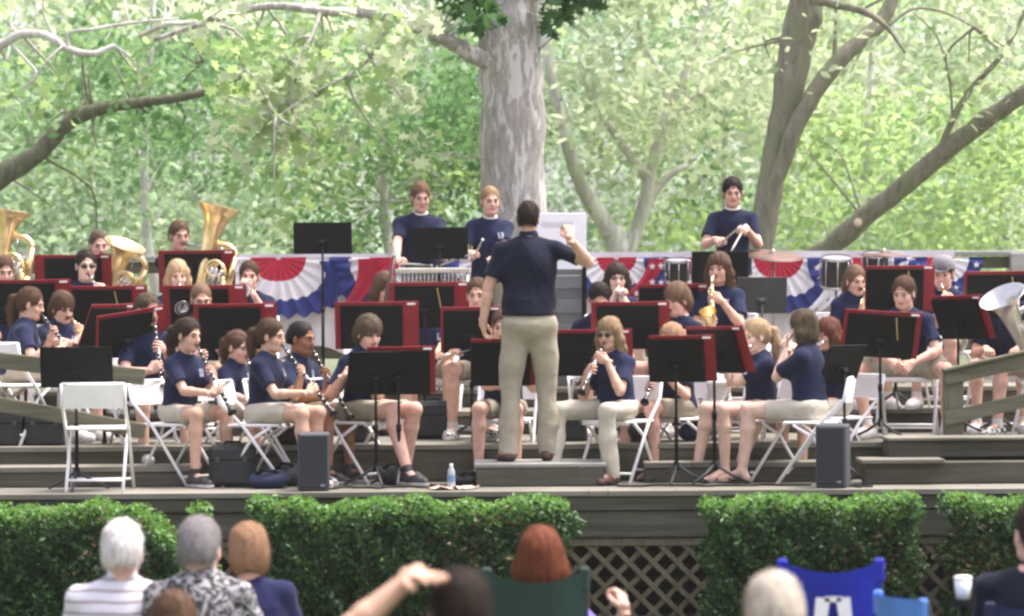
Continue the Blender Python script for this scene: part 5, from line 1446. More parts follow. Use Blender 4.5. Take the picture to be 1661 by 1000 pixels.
def drum(u, v, d, wpx, h, floor, label, tiltx=18, m=None):
    c = P(u, v, d); rr_ = wpx * d / FPX / 2
    root = empty('drum', (c.x, d, floor), 0, label, 'drum', 'drums at the back of the stage'); zc = c.z - floor
    M = Matrix.Translation((0, 0, zc)) @ Matrix.Rotation(R(tiltx), 4, 'X')
    mb = MB(); mb.lathe([(rr_, -h / 2), (rr_, h / 2)], 24, M); mb.build('shell', m or M_ebony, root, True)
    mb = MB(); mb.lathe([(.001, h / 2 + .004), (rr_ * .98, h / 2 + .004)], 24, M); mb.build('head', mat('smoky_drum_head', (.22, .22, .23), .5), root, True)
    mb = MB()
    mb.lathe([(rr_ + .006, h / 2 - .012), (rr_ + .012, h / 2), (rr_ + .004, h / 2 + .012)], 24, M); mb.build('hoop', M_silver, root, True)
    mb = MB(); mb.lathe([(rr_ + .006, -h / 2 - .012), (rr_ + .012, -h / 2), (rr_ + .004, -h / 2 + .012)], 24, M); mb.build('hoop', M_silver, root, True)
    for k in range(8):
        mb = MB(); a = k * math.pi / 4; p = Vector((math.cos(a) * (rr_ + .012), math.sin(a) * (rr_ + .012), 0))
        mb.tube([M @ (p + Vector((0, 0, -h * .45))), M @ (p + Vector((0, 0, h * .45)))], .005, 5)
        mb.build('lug', M_silver, root, True)
    mb = MB(); mb.tube([(0, 0, zc - h / 2), (0, 0, .25)], .012, 8)
    for k in range(3): a = k * 2.09 + .4; mb.tube([(0, 0, .30), (math.cos(a) * .25, math.sin(a) * .25, .01)], .009, 6)
    mb.build('stand', M_steel, root, True)
drum(1356, 442, 25.9, 46, .24, T3, 'black tom drum with pale head behind the red folder at right', 12)
drum(1422, 432, 26.0, 44, .2, T3, 'smaller black tom drum behind the thin cymbal', 12)
drum(1100, 440, 26.0, 38, .18, T3, 'small black drum behind the boy with brown fringe', 10)
def cymbal(u, v, d, wpx, floor, label, tx, ty, m):
    c = P(u, v, d); r_ = wpx * d / FPX / 2; root = empty('cymbal', (c.x, d, floor), 0, label, 'cymbal', 'cymbals on stands'); zc = c.z - floor
    M = Matrix.Translation((0, 0, zc)) @ Matrix.Rotation(R(tx), 4, 'X') @ Matrix.Rotation(R(ty), 4, 'Y')
    mb = MB(); mb.lathe([(.004, .026), (.02, .024), (.035, .008), (.05, .004), (r_ * .6, -.004), (r_, -.016), (r_, -.018), (r_ * .6, -.007), (.03, 0)], 32, M); mb.build('plate', m, root, True)
    mb = MB(); mb.tube([(0, 0, zc + .04), (0, 0, .3)], .010, 8)
    for k in range(3): a = k * 2.09; mb.tube([(0, 0, .42), (math.cos(a) * .28, math.sin(a) * .28, .01)], .009, 6)
    mb.build('stand', M_steel, root, True)
M_cym = mat('worn_cymbal_bronze', (.11, .06, .042), .6, .2, .3, 12)
cymbal(1254, 412, 25.55, 96, T3, 'wide tilted brown cymbal beside the tall dark-haired boy', 13, 4, M_cym)
cymbal(1434, 411, 25.6, 84, T3, 'thin dark cymbal above the red folder at right', 4, 2, M_cym)
# grey equipment rack and the white chart behind the conductor
rk = empty('equipment_rack', (P(915, 470, 25.3).x, 25.3, T3), 0, 'grey equipment rack with black frame right of the conductor', 'rack'); hr_ = P(915, 432, 25.3).z - T3
mb = MB(); mb.box((0, .2, hr_ / 2), (.34, .38, hr_ - .03), None, .01); mb.build('body', mat('rack_grey', (.14, .15, .145), .5, .3), rk)
for k in range(4): mb = MB(); mb.box((-.0, .0, hr_ * (.90 - .2 * k) - .03), (.29, .012, .11), None, .004); mb.build('unit', mat('rack_unit', (.17, .18, .175), .45, .3), rk)
for s in (-1, 1): mb = MB(); mb.box((s * .165, -.006, hr_ / 2), (.035, .03, hr_), None, .003); mb.build('rail', M_black, rk)
wc = empty('chart_board', (P(908, 395, 25.9).x, 25.9, T3), 0, 'big white chart board behind the raised hand of the conductor', 'board'); zt_ = P(908, 346, 25.9).z - T3; zb_ = P(908, 446, 25.9).z - T3
bw_ = 86 * 25.9 / FPX
mb = MB(); mb.box((0, 0, (zt_ + zb_) / 2), (bw_, .012, zt_ - zb_), None, .003); mb.build('sheet', mat('chart_white', (.9, .9, .92), .6, 0, .02), wc)
mb = MB()
for z_ in (.78,):
    for j in range(4): mb.box((-.02, -.008, zb_ + (zt_ - zb_) * z_ + .012 * j), (bw_ * .6, .002, .0012))
mb.build('stave_lines', M_steel, wc)
for s in (-1, 1): mb = MB(); mb.tube([(s * .12, .02, zt_), (s * .22, .03, 0)], .012, 8); mb.build('leg', M_steel, wc, True)
# low table with cloth behind the blond girl
tb = empty('side_table', (P(1222, 560, 23.4).x, 23.35, T1), 0, 'low table under a white and pink cloth behind the blond girl', 'table')
mb = MB(); mb.box((0, 0, .60), (.5, .4, .02), None, .004); mb.build('top', M_khaki, tb)
mb = MB(); mb.box((0, 0, .615), (.54, .44, .008), None, .003); mb.box((0, -.222, .56), (.54, .006, .11), None, .002); mb.build('cloth', mat('pink_white_cloth', (.62, .30, .36), .9, 0, .45, 18), tb)
for s in (-1, 1):
    for t in (-1, 1): mb = MB(); mb.tube([(s * .22, t * .17, .59), (s * .22, t * .17, 0)], .014, 6); mb.build('leg', M_steel, tb, True)
# bassoon standing beside the girl with bent head
bs = empty('bassoon', (P(632, 440, 24.4).x, 24.35, T1 + .02), 0, 'dark wooden bassoon slanting beside the girl with bent head', 'bassoon')
bt, bb2 = P(640, 415, 24.3) - bs.location, P(612, 560, 24.3) - bs.location
mb = MB(); mb.tube([bb2, bt], [.022, .016], 10); mb.tube([bb2 + Vector((.035, 0, 0)), bb2.lerp(bt, .62) + Vector((.03, 0, 0))], [.02, .014], 10); mb.build('body', mat('bassoon_wood', (.07, .018, .012), .3), bs, True)
mb = MB(); mb.tube([bb2.lerp(bt, .62) + Vector((.03, 0, 0)), bb2.lerp(bt, .72) + Vector((.06, -.03, 0)), bb2.lerp(bt, .66) + Vector((.10, -.12, 0))], .004, 6); mb.build('crook', M_silver, bs, True)
mb = MB(); mb.lathe([(.02, 0), (.022, .03)], 10, placed(bt, bt - bb2)); mb.build('bell_ring', M_paper, bs, True)

# cables lying on the deck
def cable(pts, label, floor=DZ):
    P_ = [P(u, 780, d) for u, d in pts]; o = Vector((P_[0].x, P_[0].y, floor)); root = empty('cable', o, 0, label, 'cable', 'black cables on the deck'); r_ = np.random.default_rng(len(label))
    q = []
    for i in range(len(P_) - 1):
        for j in range(6):
            t = j / 6; p_ = P_[i].lerp(P_[i + 1], t); q.append((p_.x - o.x + .02 * math.sin(j + i), p_.y - o.y + .03 * math.sin(j * 1.3 + i * 2), .008))
    mb = MB(); mb.tube(q, .007, 6); mb.build('cord', M_black, root, True)
cable([(530, 21.5), (560, 21.7), (610, 21.6), (660, 21.75), (700, 21.6), (765, 21.7)], 'black cable running from the left loudspeaker towards the podium')
cable([(985, 21.8), (1020, 21.6), (1080, 21.75), (1150, 21.6), (1240, 21.7), (1330, 21.6)], 'black cable running from the podium towards the right loudspeaker')
cable([(1375, 21.5), (1395, 21.6), (1410, 21.45), (1390, 21.4), (1372, 21.5)], 'coiled black cable right of the right loudspeaker')
cable([(690, 21.95), (720, 21.85), (750, 22.0), (735, 21.8), (700, 21.9), (690, 21.85)], 'tangled black cable behind the water bottle')
# ================================================================ THE AUDIENCE ON THE LAWN
AG = 'listeners seated on the lawn'
def rest(r):
    h = r['hipz']; return {'L': ((.20, -.34, h + .10), (-.1, -1, -.1), (0, 0, -1)), 'R': ((-.20, -.34, h + .10), (.1, -1, -.1), (0, 0, -1))}
def lawn_chair(r, label, cm, high=.0, arms=True, wd=.52):
    """tubular folding lawn chair with woven webbing"""
    o = r['O']; root = empty('lawn_chair', (o.x, o.y, 0), R(r['yaw']), label, 'chair', 'folding lawn chairs of the listeners')
    sh = r['hipz'] - .10; top = sh + .50 + high
    for s in (-1, 1):
        mb = MB(); mb.tube([(s * wd / 2, .32, top - .04), (s * wd / 2, .18, sh), (s * wd / 2, -.02, .02)], .012, 8); mb.build('side_tube', M_white, root, True)
        mb = MB(); mb.tube([(s * wd / 2, -.28, sh + .22), (s * wd / 2, -.26, sh), (s * wd / 2, .28, .02)], .012, 8); mb.build('leg', M_white, root, True)
        mb = MB(); mb.box((s * wd / 2, -.02, sh + .23), (.05, .50, .022), None, .008); mb.build('armrest', M_whitep, root)
    mb = MB(); mb.tube([(-wd / 2, .32, top - .04), (-wd / 2 + .03, .335, top), (wd / 2 - .03, .335, top), (wd / 2, .32, top - .04)], .012, 8); mb.build('top_tube', M_white, root, True)
    m, t, b = nodes('webbing_' + label.split()[0] + '_' + str(len(MATS))) ; tc = N(t, 'ShaderNodeTexCoord'); wv = N(t, 'ShaderNodeTexWave', bands_direction='X'); wv.inputs['Scale'].default_value = 5; wv.inputs['Distortion'].default_value = .3
    t.links.new(tc.outputs['Object'], wv.inputs['Vector']); cr = N(t, 'ShaderNodeValToRGB'); cr.color_ramp.interpolation = 'CONSTANT'; e = cr.color_ramp.elements
    e[0].color = cm[0] + (1,); e[1].color = cm[1] + (1,); e[1].position = .35
    for i, c in enumerate(cm[2:]): q_ = e.new(.6 + .2 * i); q_.color = c + (1,)
    t.links.new(wv.outputs[0], cr.inputs[0]); t.links.new(cr.outputs[0], b.inputs['Base Color']); b.inputs['Roughness'].default_value = .8
    mb = MB(); rot = Matrix.Rotation(-math.atan2(.14, top - sh), 3, 'X')
    mb.box((0, .255, (top + sh) / 2), (wd - .03, .008, top - sh - .03), rot, .003); mb.build('webbing', m, root)
    mb = MB(); mb.box((0, -.04, sh), (wd - .02, .44, .01), None, .003); mb.build('seat', m, root)
def camp_chair(u0, u1, vt, d, col, label, emblem=False, sag=.06, seat=.38, yaw=180):
    a = P((u0 + u1) / 2, vt, d); w_ = (u1 - u0) * d / FPX; root = empty('camp_chair', (a.x, d, 0), R(yaw), label, 'chair', 'camp chairs with fabric backs'); zt = a.z
    # local: sitter faces -Y (away from the camera); backrest at +Y side, nearest to us
    m = mat('camp_cloth_' + label.split()[0] + label.split()[1], col, .8, 0, .18, 5, bump=.5, bscale=14)
    n, k_ = 16, 14; V = []; F = []
    H_ = zt - seat + .02
    for side in (0, 1):
        for i in range(n + 1):
            x = (i / n - .5); 
            for j in range(k_ + 1):
                q_ = j / k_; bow = (1 - (2 * x) ** 2)
                top_ = zt - sag * bow * (1.0)
                z = top_ + (seat - top_) * q_
                V.append((x * w_ * (1 - .10 * q_), .02 + .07 * bow - .14 * q_ + .004 * math.sin(x * 40 + q_ * 9) + side * .006, z))
    o_ = (n + 1) * (k_ + 1)
    for i in range(n):
        for j in range(k_):
            q_ = i * (k_ + 1) + j; F.append([q_, q_ + 1, q_ + k_ + 2, q_ + k_ + 1]); F.append([o_ + q_, o_ + q_ + k_ + 1, o_ + q_ + k_ + 2, o_ + q_ + 1])
    mk('back', V, F, m, root)
    mb = MB(); mb.box((0, -.30, seat - .01), (w_ * .95, .44, .008), None, .003); mb.build('seat', m, root)
    for s in (-1, 1):
        mb = MB(); mb.tube([(s * w_ / 2, .0, zt - .01), (s * w_ * .46, -.10, seat), (s * w_ * .5, -.48, .03)], .011, 8); mb.build('frame_tube', M_black, root, True)
        mb = MB(); mb.tube([(s * w_ * .52, -.46, seat + .18), (s * w_ * .48, -.46, seat), (s * w_ * .5, .0, .03)], .011, 8); mb.build('leg', M_black, root, True)
        mb = MB(); mb.box((s * w_ * .53, -.24, seat + .18), (.07, .46, .012), None, .005); mb.build('armrest', m, root)
        # the pocket at each upper corner that holds the frame tube
        mb = MB(); mb.box((s * (w_ / 2 - .012), .015, zt - .045), (.045, .03, .10), None, .008); mb.build('corner_pocket', m, root)
    if emblem:
        mb = MB(); z0 = zt - .155
        for s in (-1, 1): mb.add([(s * .012, .095, z0), (s * .072, .095, z0 + .004), (s * .085, .095, z0 - .14), (s * .034, .095, z0 - .14), (s * .012, .10, z0), (s * .072, .10, z0 + .004), (s * .085, .10, z0 - .14), (s * .034, .10, z0 - .14)],
                                 [[0, 1, 2, 3], [4, 7, 6, 5], [0, 4, 5, 1], [1, 5, 6, 2], [2, 6, 7, 3], [3, 7, 4, 0]])
        mb.box((0, .0975, z0 - .004), (.07, .005, .022)); mb.build('printed_letter', M_paper, root)
    return root
r = person('aa1', 198, 843, 13.6, 0, 180, 'white-haired man in a striped polo shirt, leftmost listener', hair=('short', 'white'), shirt='striped_polo', group=AG, seat_h=.40, lean=-4, head=(4, 4), tone='pink', inst=rest, bottom=('trousers', 'dark'),
           nostr=5000, vox=.008, build=1.24, HK=1.08, nk=.76)
lawn_chair(r, 'striped lawn chair behind the white-haired man', [(.45, .46, .5), (.5, .2, .2), (.1, .3, .2)])
r = person('aa2', 324, 837, 13.45, 0, 176, 'man with cropped grey hair and a black and grey patterned shirt', hair=('short', 'grey'), shirt='patterned_shirt', group=AG, seat_h=.42, lean=-3, head=(-4, 2), tone='pink', inst=rest, bottom=('trousers', 'dark'),
           nostr=5000, vox=.008, build=1.24, HK=1.08, nk=.76)
lawn_chair(r, 'lawn chair under the man in the patterned shirt', [(.4, .5, .4), (.3, .3, .3)], -.1)
r = person('aa3', 402, 846, 14.2, 0, 184, 'woman with short ginger blond hair and navy top leaning towards the grey-haired man', sex='f', hair=('mop', 'ginger'), shirt='navy_top', group=AG, seat_h=.33, lean=-3, head=(8, 2), tone='pink', inst=rest,
           bottom=('trousers', 'dark'), nostr=5000, vox=.008, build=1.2, sway=0, HK=.97, nk=.8)
lawn_chair(r, 'pale plaid lawn chair with white tube frame behind the ginger-haired woman', [(.62, .72, .66), (.7, .35, .38), (.75, .78, .8)], -.02, wd=.56)
r = person('aa4', 282, 957, 11.9, 0, 180, 'dark-haired listener low at the bottom edge before the patterned shirt', sex='f', hair=('bob', 'brown'), shirt='dark_print', group=AG, seat_h=.30, lean=4, head=(30, 20), inst=rest, bottom=('trousers', 'dark'), nostr=1500, vox=.01, HK=.95)
def shade(r):
    loc = r['loc']; return {'L': (loc(P(694, 946, 8.8)), loc(P(760, 947, 8.6)) - loc(P(668, 948, 8.85)), (0, -.2, -1), .16, (.9, .2, -.6)), 'R': ((-.20, -.34, r['hipz'] + .1), (.1, -1, -.1), (0, 0, -1))}
r = person('aa5', 745, 919, 8.9, 0, 176, 'dark-haired listener at the bottom middle raising a hand to the forehead', hair=('short', 'dark'), shirt='dark_print', group=AG, seat_h=.50, lean=2, head=(10, -4), inst=shade, bottom=('trousers', 'dark'), nostr=5000, vox=.008, HK=1.06, tone='fair')
r = person('aa6', 877, 853, 13.3, 0, 178, 'woman with red-brown hair and purple sleeve in the green camp chair', sex='f', hair=('bob', 'red_brown'), shirt='purple_top', group=AG, seat_h=.34, lean=-2, head=(-6, 2), tone='pink', bottom=('trousers', 'dark'), nostr=5000, vox=.008, HK=1.0,
           inst=lambda r: {'R': (r['loc'](P(1002, 966, 13.05)), (.15, -.5, .9), (.6, -.5, 0), .9, (-.6, .5, -1)), 'L': ((.2, -.34, r['hipz'] + .1), (-.1, -1, -.1), (0, 0, -1))}, build=1.12)
camp_chair(784, 952, 922, 13.0, (.012, .042, .035), 'dark green camp chair holding the woman with red-brown hair', sag=.055)
r = person('aa7', 1254, 928, 9.4, 0, 182, 'white-haired listener close to us at the bottom right', hair=('short', 'ivory'), shirt='striped_polo', group=AG, seat_h=.48, lean=2, head=(6, 8), inst=rest, bottom=('trousers', 'dark'), nostr=6000, vox=.01, HK=1.02)
camp_chair(1264, 1430, 908, 13.2, (.008, .02, .36), 'bright blue camp chair with a white printed letter, empty', emblem=True, sag=.05)
camp_chair(1376, 1556, 966, 12.4, (.08, .22, .62), 'light blue low camp chair turned sideways at the bottom right', sag=.0, yaw=108)
r = person('aa9', 1676, 815, 13.2, 0, 176, 'man in a navy jacket cut off by the right edge', hair=('short', 'dark'), shirt='navy_jacket', group=AG, seat_h=.43, lean=-2, head=(20, 2), inst=rest, bottom=('trousers', 'dark'), nostr=800, vox=.01, tone='pink', build=1.25)
camp_chair(1600, 1750, 978, 13.0, (.012, .016, .05), 'dark navy camp chair at the right edge', sag=.02)
cu = empty('cup', P(1562, 972, 12.9), 0, 'white paper cup in the holder beside the dark navy chair', 'cup')
mb = MB(); mb.lathe([(.001, 0), (.028, 0), (.036, .085), (.033, .085), (.025, .01)], 20); mb.build('cup', M_paper, cu, True)
mb = MB(); mb.lathe([(.038, .084), (.038, .092), (.025, .096), (.001, .096)], 20); mb.build('lid', M_whitep, cu, True)
ch_ = empty('cup_holder', P(1562, 972, 12.9), 0, 'black cup holder arm of the dark navy chair', 'holder'); 
mb = MB(); mb.lathe([(.05, -.03), (.05, .0)], 16); mb.lathe([(.001, -.03), (.05, -.03)], 16); mb.build('ring', M_black, ch_, True)
mb = MB(); z0 = -P(1562, 972, 12.9).z; mb.tube([(0, 0, -.03), (0, 0, z0 + .02)], .010, 6); mb.build('stake', M_black, ch_, True)
# ================================================================ LEAVES
STAR = np.array([(0, 0), (.32, .12), (.25, .42), (.62, .30), (1.0, 0), (.62, -.30), (.25, -.42), (.32, -.12)]) - np.array([.5, 0])
STAR = np.array([(-.5, 0), (-.28, .14), (-.36, .46), (-.02, .24), (.10, .58), (.20, .22), (.55, .16), (.42, 0), (.55, -.16), (.20, -.22), (.10, -.58), (-.02, -.24), (-.36, -.46), (-.28, -.14)])
OVAL = np.array([(-.5, 0), (-.15, .26), (.25, .2), (.55, 0), (.25, -.2), (-.15, -.26)])
QUAD = np.array([(-.5, -.05), (.0, .36), (.55, .05), (.05, -.36)])
def leaves(name, C, size, shape, m, parent=None, r=None, flat=.35, jitter=.35):
    """many small leaf faces at the points C"""
    n = len(C); k = len(shape); r = r or rng
    nr = r.normal(size=(n, 3)); nr[:, 2] = np.abs(nr[:, 2]) + flat; nr /= np.linalg.norm(nr, axis=1, keepdims=True)
    t = r.normal(size=(n, 3)); t -= nr * (t * nr).sum(1, keepdims=True); t /= np.linalg.norm(t, axis=1, keepdims=True); b = np.cross(nr, t)
    s = size * (1 + jitter * r.uniform(-1, 1, n))
    V = C[:, None, :] + (t[:, None, :] * shape[None, :, :1] + b[:, None, :] * shape[None, :, 1:2]) * s[:, None, None]
    V += nr[:, None, :] * (np.abs(shape[None, :, 1:2]) * .25 * s[:, None, None])
    F = np.arange(n * k).reshape(n, k)
    return mk(name, V.reshape(-1, 3), F, m, parent, smooth=False)
def puff(c, rad, n, r, hollow=.35, sq=(1, 1, .75)):
    d = r.normal(size=(n, 3)); d /= np.linalg.norm(d, axis=1, keepdims=True)
    q = rad * (hollow + (1 - hollow) * r.random(n) ** .6)
    return np.array(c) + d * q[:, None] * np.array(sq)
def limb(mb, pts, rad, n=10, sub=4, wob=.02, seed=0):
    """smooth bent limb through points (Catmull-Rom) with a little irregularity"""
    r = np.random.default_rng(seed); P_ = [Vector(p) for p in pts]; out = []; rr_ = []
    for i in range(len(P_) - 1):
        p0 = P_[max(0, i - 1)]; p1 = P_[i]; p2 = P_[i + 1]; p3 = P_[min(len(P_) - 1, i + 2)]
        for j in range(sub):
            t = j / sub
            q = .5 * ((2 * p1) + (p2 - p0) * t + (2 * p0 - 5 * p1 + 4 * p2 - p3) * t * t + (3 * p1 - p0 - 3 * p2 + p3) * t ** 3)
            rd = rad[i] + (rad[i + 1] - rad[i]) * t
            out.append(q + Vector(r.normal(size=3)) * wob * rd); rr_.append(rd * (1 + r.normal() * .035))
    out.append(P_[-1]); rr_.append(rad[-1]); mb.tube(out, rr_, n)
def barkmat(name, c1, c2, c3=None, scale=3.0, patch=.5, vscale=.25):
    m, t, b = nodes(name); tc = N(t, 'ShaderNodeTexCoord'); mp = N(t, 'ShaderNodeMapping'); mp.inputs['Scale'].default_value = (1, 1, vscale); t.links.new(tc.outputs['Object'], mp.inputs[0])
    nz = N(t, 'ShaderNodeTexNoise'); nz.inputs['Scale'].default_value = scale * 4; nz.inputs['Detail'].default_value = 8; nz.inputs['Roughness'].default_value = .7; t.links.new(mp.outputs[0], nz.inputs['Vector'])
    cr = N(t, 'ShaderNodeValToRGB'); e = cr.color_ramp.elements; e[0].position = .36; e[0].color = c1 + (1,); e[1].position = .64; e[1].color = c2 + (1,); t.links.new(nz.outputs[0], cr.inputs[0])
    col = cr.outputs[0]
    if c3:
        n2 = N(t, 'ShaderNodeTexNoise'); n2.inputs['Scale'].default_value = scale * 2.1; n2.inputs['Detail'].default_value = 3; n2.inputs['Distortion'].default_value = .6; t.links.new(mp.outputs[0], n2.inputs['Vector'])
        r2 = N(t, 'ShaderNodeValToRGB'); r2.color_ramp.elements[0].position = patch; r2.color_ramp.elements[1].position = patch + .03; t.links.new(n2.outputs[0], r2.inputs[0])
        mx = N(t, 'ShaderNodeMixRGB'); mx.inputs[2].default_value = c3 + (1,); t.links.new(r2.outputs[0], mx.inputs[0]); t.links.new(col, mx.inputs[1]); col = mx.outputs[0]
    t.links.new(col, b.inputs['Base Color']); b.inputs['Roughness'].default_value = .95; b.inputs['Specular IOR Level'].default_value = .2
    bp = N(t, 'ShaderNodeBump'); bp.inputs['Strength'].default_value = .9; bp.inputs['Distance'].default_value = .03; t.links.new(nz.outputs[0], bp.inputs['Height']); t.links.new(bp.outputs[0], b.inputs['Normal']); return m
B_syc = barkmat('sycamore_bark', (.29, .27, .245), (.52, .495, .46), (.64, .62, .59), 6, .54)
B_grey = barkmat('grey_bark', (.17, .165, .115), (.31, .295, .225), (.23, .25, .15), 3, .55)
B_pale = barkmat('pale_bark', (.42, .42, .37), (.62, .61, .55), (.70, .70, .66), 2.2, .56)
B_dark = barkmat('dark_bark', (.10, .105, .07), (.20, .20, .14), None, 4)
LF_a = leafmat('leaf_yellow_green', (.17, .30, .10), (.30, .42, .17), .55)
LF_b = leafmat('leaf_mid_green', (.075, .175, .06), (.14, .27, .10), .5)
LF_c = leafmat('leaf_pale_green', (.27, .36, .20), (.46, .52, .35), .5)
LF_d = leafmat('leaf_shaded_green', (.025, .085, .02), (.06, .16, .04), .4)  # leaves close to the trunk, their shade put into the colour
LF_f = leafmat('leaf_far_green', (.16, .27, .14), (.27, .39, .22), .5)  # paleness of hazy distance put into the leaf colour
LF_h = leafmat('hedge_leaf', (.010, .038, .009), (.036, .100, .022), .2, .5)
LF_t = leafmat('hedge_toplit_leaf', (.07, .18, .03), (.13, .28, .055), .35, .5)  # lighter copy of the hedge leaf, stands in for light from above
LF_w = leafmat('withered_leaf', (.09, .05, .025), (.17, .10, .05), .3)
LF_g = leafmat('leaf_hazed_green', (.27, .38, .27), (.42, .51, .40), .55)  # far leaves coloured paler and bluer, as seen through haze
def region_puffs(reg, n, rr0, seed, dens=None):
    """crown puffs spread through a slab of space the photograph looks into"""
    u0, u1, v0, v1, d0, d1 = reg; r = np.random.default_rng(seed); out = []
    while len(out) < n:
        u, v, d = r.uniform(u0, u1), r.uniform(v0, v1), r.uniform(d0, d1)
        if dens and r.random() > dens(u, v): continue
        out.append((np.array(P(u, v, d)), r.uniform(*rr0)))
    return out
def crown(parent, puffs, per, size, shape, m, seed, name='crown'):
    r = np.random.default_rng(seed)
    C = np.concatenate([puff(c, rad, int(per * (rad / .6) ** 2), r) for c, rad in puffs])
    return leaves(name, C, size, shape, m, parent, r)
def twigs(mb, puffs, root_pts, seed, rad=.02):
    r = np.random.default_rng(seed)
    for c, rd in puffs:
        rp = min(root_pts, key=lambda q: (Vector(q) - Vector(c)).length)
        a = Vector(rp); b_ = Vector(c)
        if (b_ - a).length > 1.5: continue
        mid = a.lerp(b_, .5) + Vector(r.normal(size=3)) * .12 * (b_ - a).length + Vector((0, 0, .06 * (b_ - a).length))
        limb(mb, [a, mid, b_], [rad, rad * .7, rad * .3], 5, 3, .1, int(r.integers(1e6)))
def tree(label, base, limbs, bark, crowns, cat='tree', tw=True, group='trees behind the stage', twig_rad=.016, extra=None):
    """limbs: list of (pixel points with depth, radii)"""
    root = empty('tree', base, 0, label, cat, group)
    o = Vector(base); mb = MB(); pts_all = []
    for i, (pp, rd) in enumerate(limbs):
        pts = [(q if isinstance(q, Vector) else P(*q)) for q in pp]
        limb(mb, [p - o for p in pts], rd, 14 if max(rd) > .12 else 8, 5, .05, i + int(abs(base[0]) * 10))
        pts_all += pts[1:]
    for (puffs, per, size, shape, m, seed) in crowns:
        loc_p = [(c - np.array(o), rd) for c, rd in puffs]
        crown(root, loc_p, per, size, shape, m, seed)
        if tw: twigs(mb, loc_p, [p - o for p in pts_all], seed + 1, twig_rad)
    mb.build('trunk', bark, root, True)
    return root
def G0(u, d): q = P(u, 500, d); return Vector((q.x, q.y, 0.0))
def X(v, d=0): return v
# the great sycamore behind the conductor
b0 = G0(832, 28.6)
syc = [([tuple(b0) + ('w',), (829, 560, 28.6), (830, 410, 28.6), (831, 250, 28.6), (829, 100, 28.6), (829, 0, 28.6), (835, -150, 28.7), (828, -420, 29)], [.48, .37, .315, .300, .288, .262, .25, .2]),
       ([(808, 102, 28.5), (772, 92, 28.4), (715, 60, 28.2), (655, 38, 28.0), (612, 24, 27.9), (520, 18, 27.8), (430, 10, 27.9), (340, 35, 28), (250, 65, 28.2)], [.10, .085, .07, .062, .05, .04, .035, .03, .02]),
       ([(628, 30, 28.0), (622, 60, 27.9), (600, 95, 27.7), (560, 125, 27.6), (510, 150, 27.5), (450, 190, 27.4)], [.024, .02, .018, .015, .012, .008]),
       ([(520, 18, 27.8), (505, 60, 27.6), (480, 110, 27.5), (470, 170, 27.5)], [.022, .018, .014, .008])]
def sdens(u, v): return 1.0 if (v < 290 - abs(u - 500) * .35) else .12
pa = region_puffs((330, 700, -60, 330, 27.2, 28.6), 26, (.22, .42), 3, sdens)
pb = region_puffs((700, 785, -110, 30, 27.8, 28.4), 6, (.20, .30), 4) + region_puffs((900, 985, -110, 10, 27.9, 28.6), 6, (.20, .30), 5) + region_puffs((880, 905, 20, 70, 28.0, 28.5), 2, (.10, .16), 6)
def stepfix(l):
    return l
tree('huge sycamore with pale flaking bark straight behind the conductor', b0, [([b0] + [P(*q) for q in syc[0][0][1:]], syc[0][1])] + [([P(*q) for q in a], r_) for a, r_ in syc[1:]], B_syc,
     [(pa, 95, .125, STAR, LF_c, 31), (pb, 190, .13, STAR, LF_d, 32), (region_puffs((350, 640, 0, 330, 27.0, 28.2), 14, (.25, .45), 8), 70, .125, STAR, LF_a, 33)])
# double trunk at right
b1 = G0(1210, 30)
PL = [(1350, 130), (1420, 60), (1300, 60)]
t4 = [([b1] + [P(*q) for q in ((1212, 500, 30), (1228, 410, 30), (1252, 290, 30), (1272, 180, 30), (1296, 60, 30), (1312, -20, 30), (1330, -200, 30))], [.25, .17, .125, .125, .140, .165, .17, .14]),
      ([P(*q) for q in ((1230, 460, 30.0), (1243, 350, 29.9), (1268, 270, 29.85), (1292, 205, 29.8), (1328, 140, 29.8), (1375, 85, 29.8), (1425, 40, 29.9), (1450, -10, 30), (1480, -120, 30))], [.09, .075, .075, .082, .085, .08, .075, .065, .05]),
      ([P(*q) for q in ((1318, 0, 29.7), (1360, 8, 29.4), (1408, 22, 29.2), (1442, 48, 29.1), (1468, 86, 29.0))], [.05, .042, .034, .025, .014]),
      ([P(*q) for q in ((1438, 45, 29.1), (1480, 15, 29.2), (1530, 20, 29.3), (1580, 45, 29.4))], [.018, .016, .012, .007]),
      ([P(*q) for q in ((1352, 108, 29.8), (1355, 60, 29.8), (1356, 10, 29.8))], [.024, .02, .018])]
tree('double-trunked grey tree behind the tall dark-haired boy', b1, t4, B_grey, [(region_puffs((1130, 1661, -80, 150, 29.5, 33), 26, (.4, .8), 41), 60, .12, OVAL, LF_c, 42), (region_puffs((1100, 1700, -200, 60, 30, 34), 16, (.5, .9), 43), 60, .12, OVAL, LF_a, 44)])
# leaning limb at lower right
b2 = G0(1270, 31)
t5 = [([b2] + [P(*q) for q in ((1300, 470, 30.8), (1345, 405, 30.6), (1400, 355, 30.4), (1470, 300, 30.2), (1540, 240, 30), (1600, 195, 29.8), (1661, 152, 29.6), (1760, 90, 29.5))], [.18, .115, .105, .10, .10, .095, .09, .085, .07]),
      ([P(*q) for q in ((1523, 252, 30), (1545, 195, 29.9), (1575, 145, 29.9), (1620, 95, 29.8), (1655, 35, 29.8), (1680, -40, 29.8))], [.04, .034, .03, .026, .02, .014]),
      ([P(*q) for q in ((1545, 195, 29.9), (1540, 130, 29.9), (1520, 60, 29.9), (1480, 20, 30))], [.016, .012, .01, .006])]
tr5 = tree('grey tree leaning far to the right with a sawn pale scar', b2, t5, B_grey, [(region_puffs((1280, 1700, 130, 400, 31, 35), 30, (.4, .8), 51), 70, .12, OVAL, LF_a, 52)])
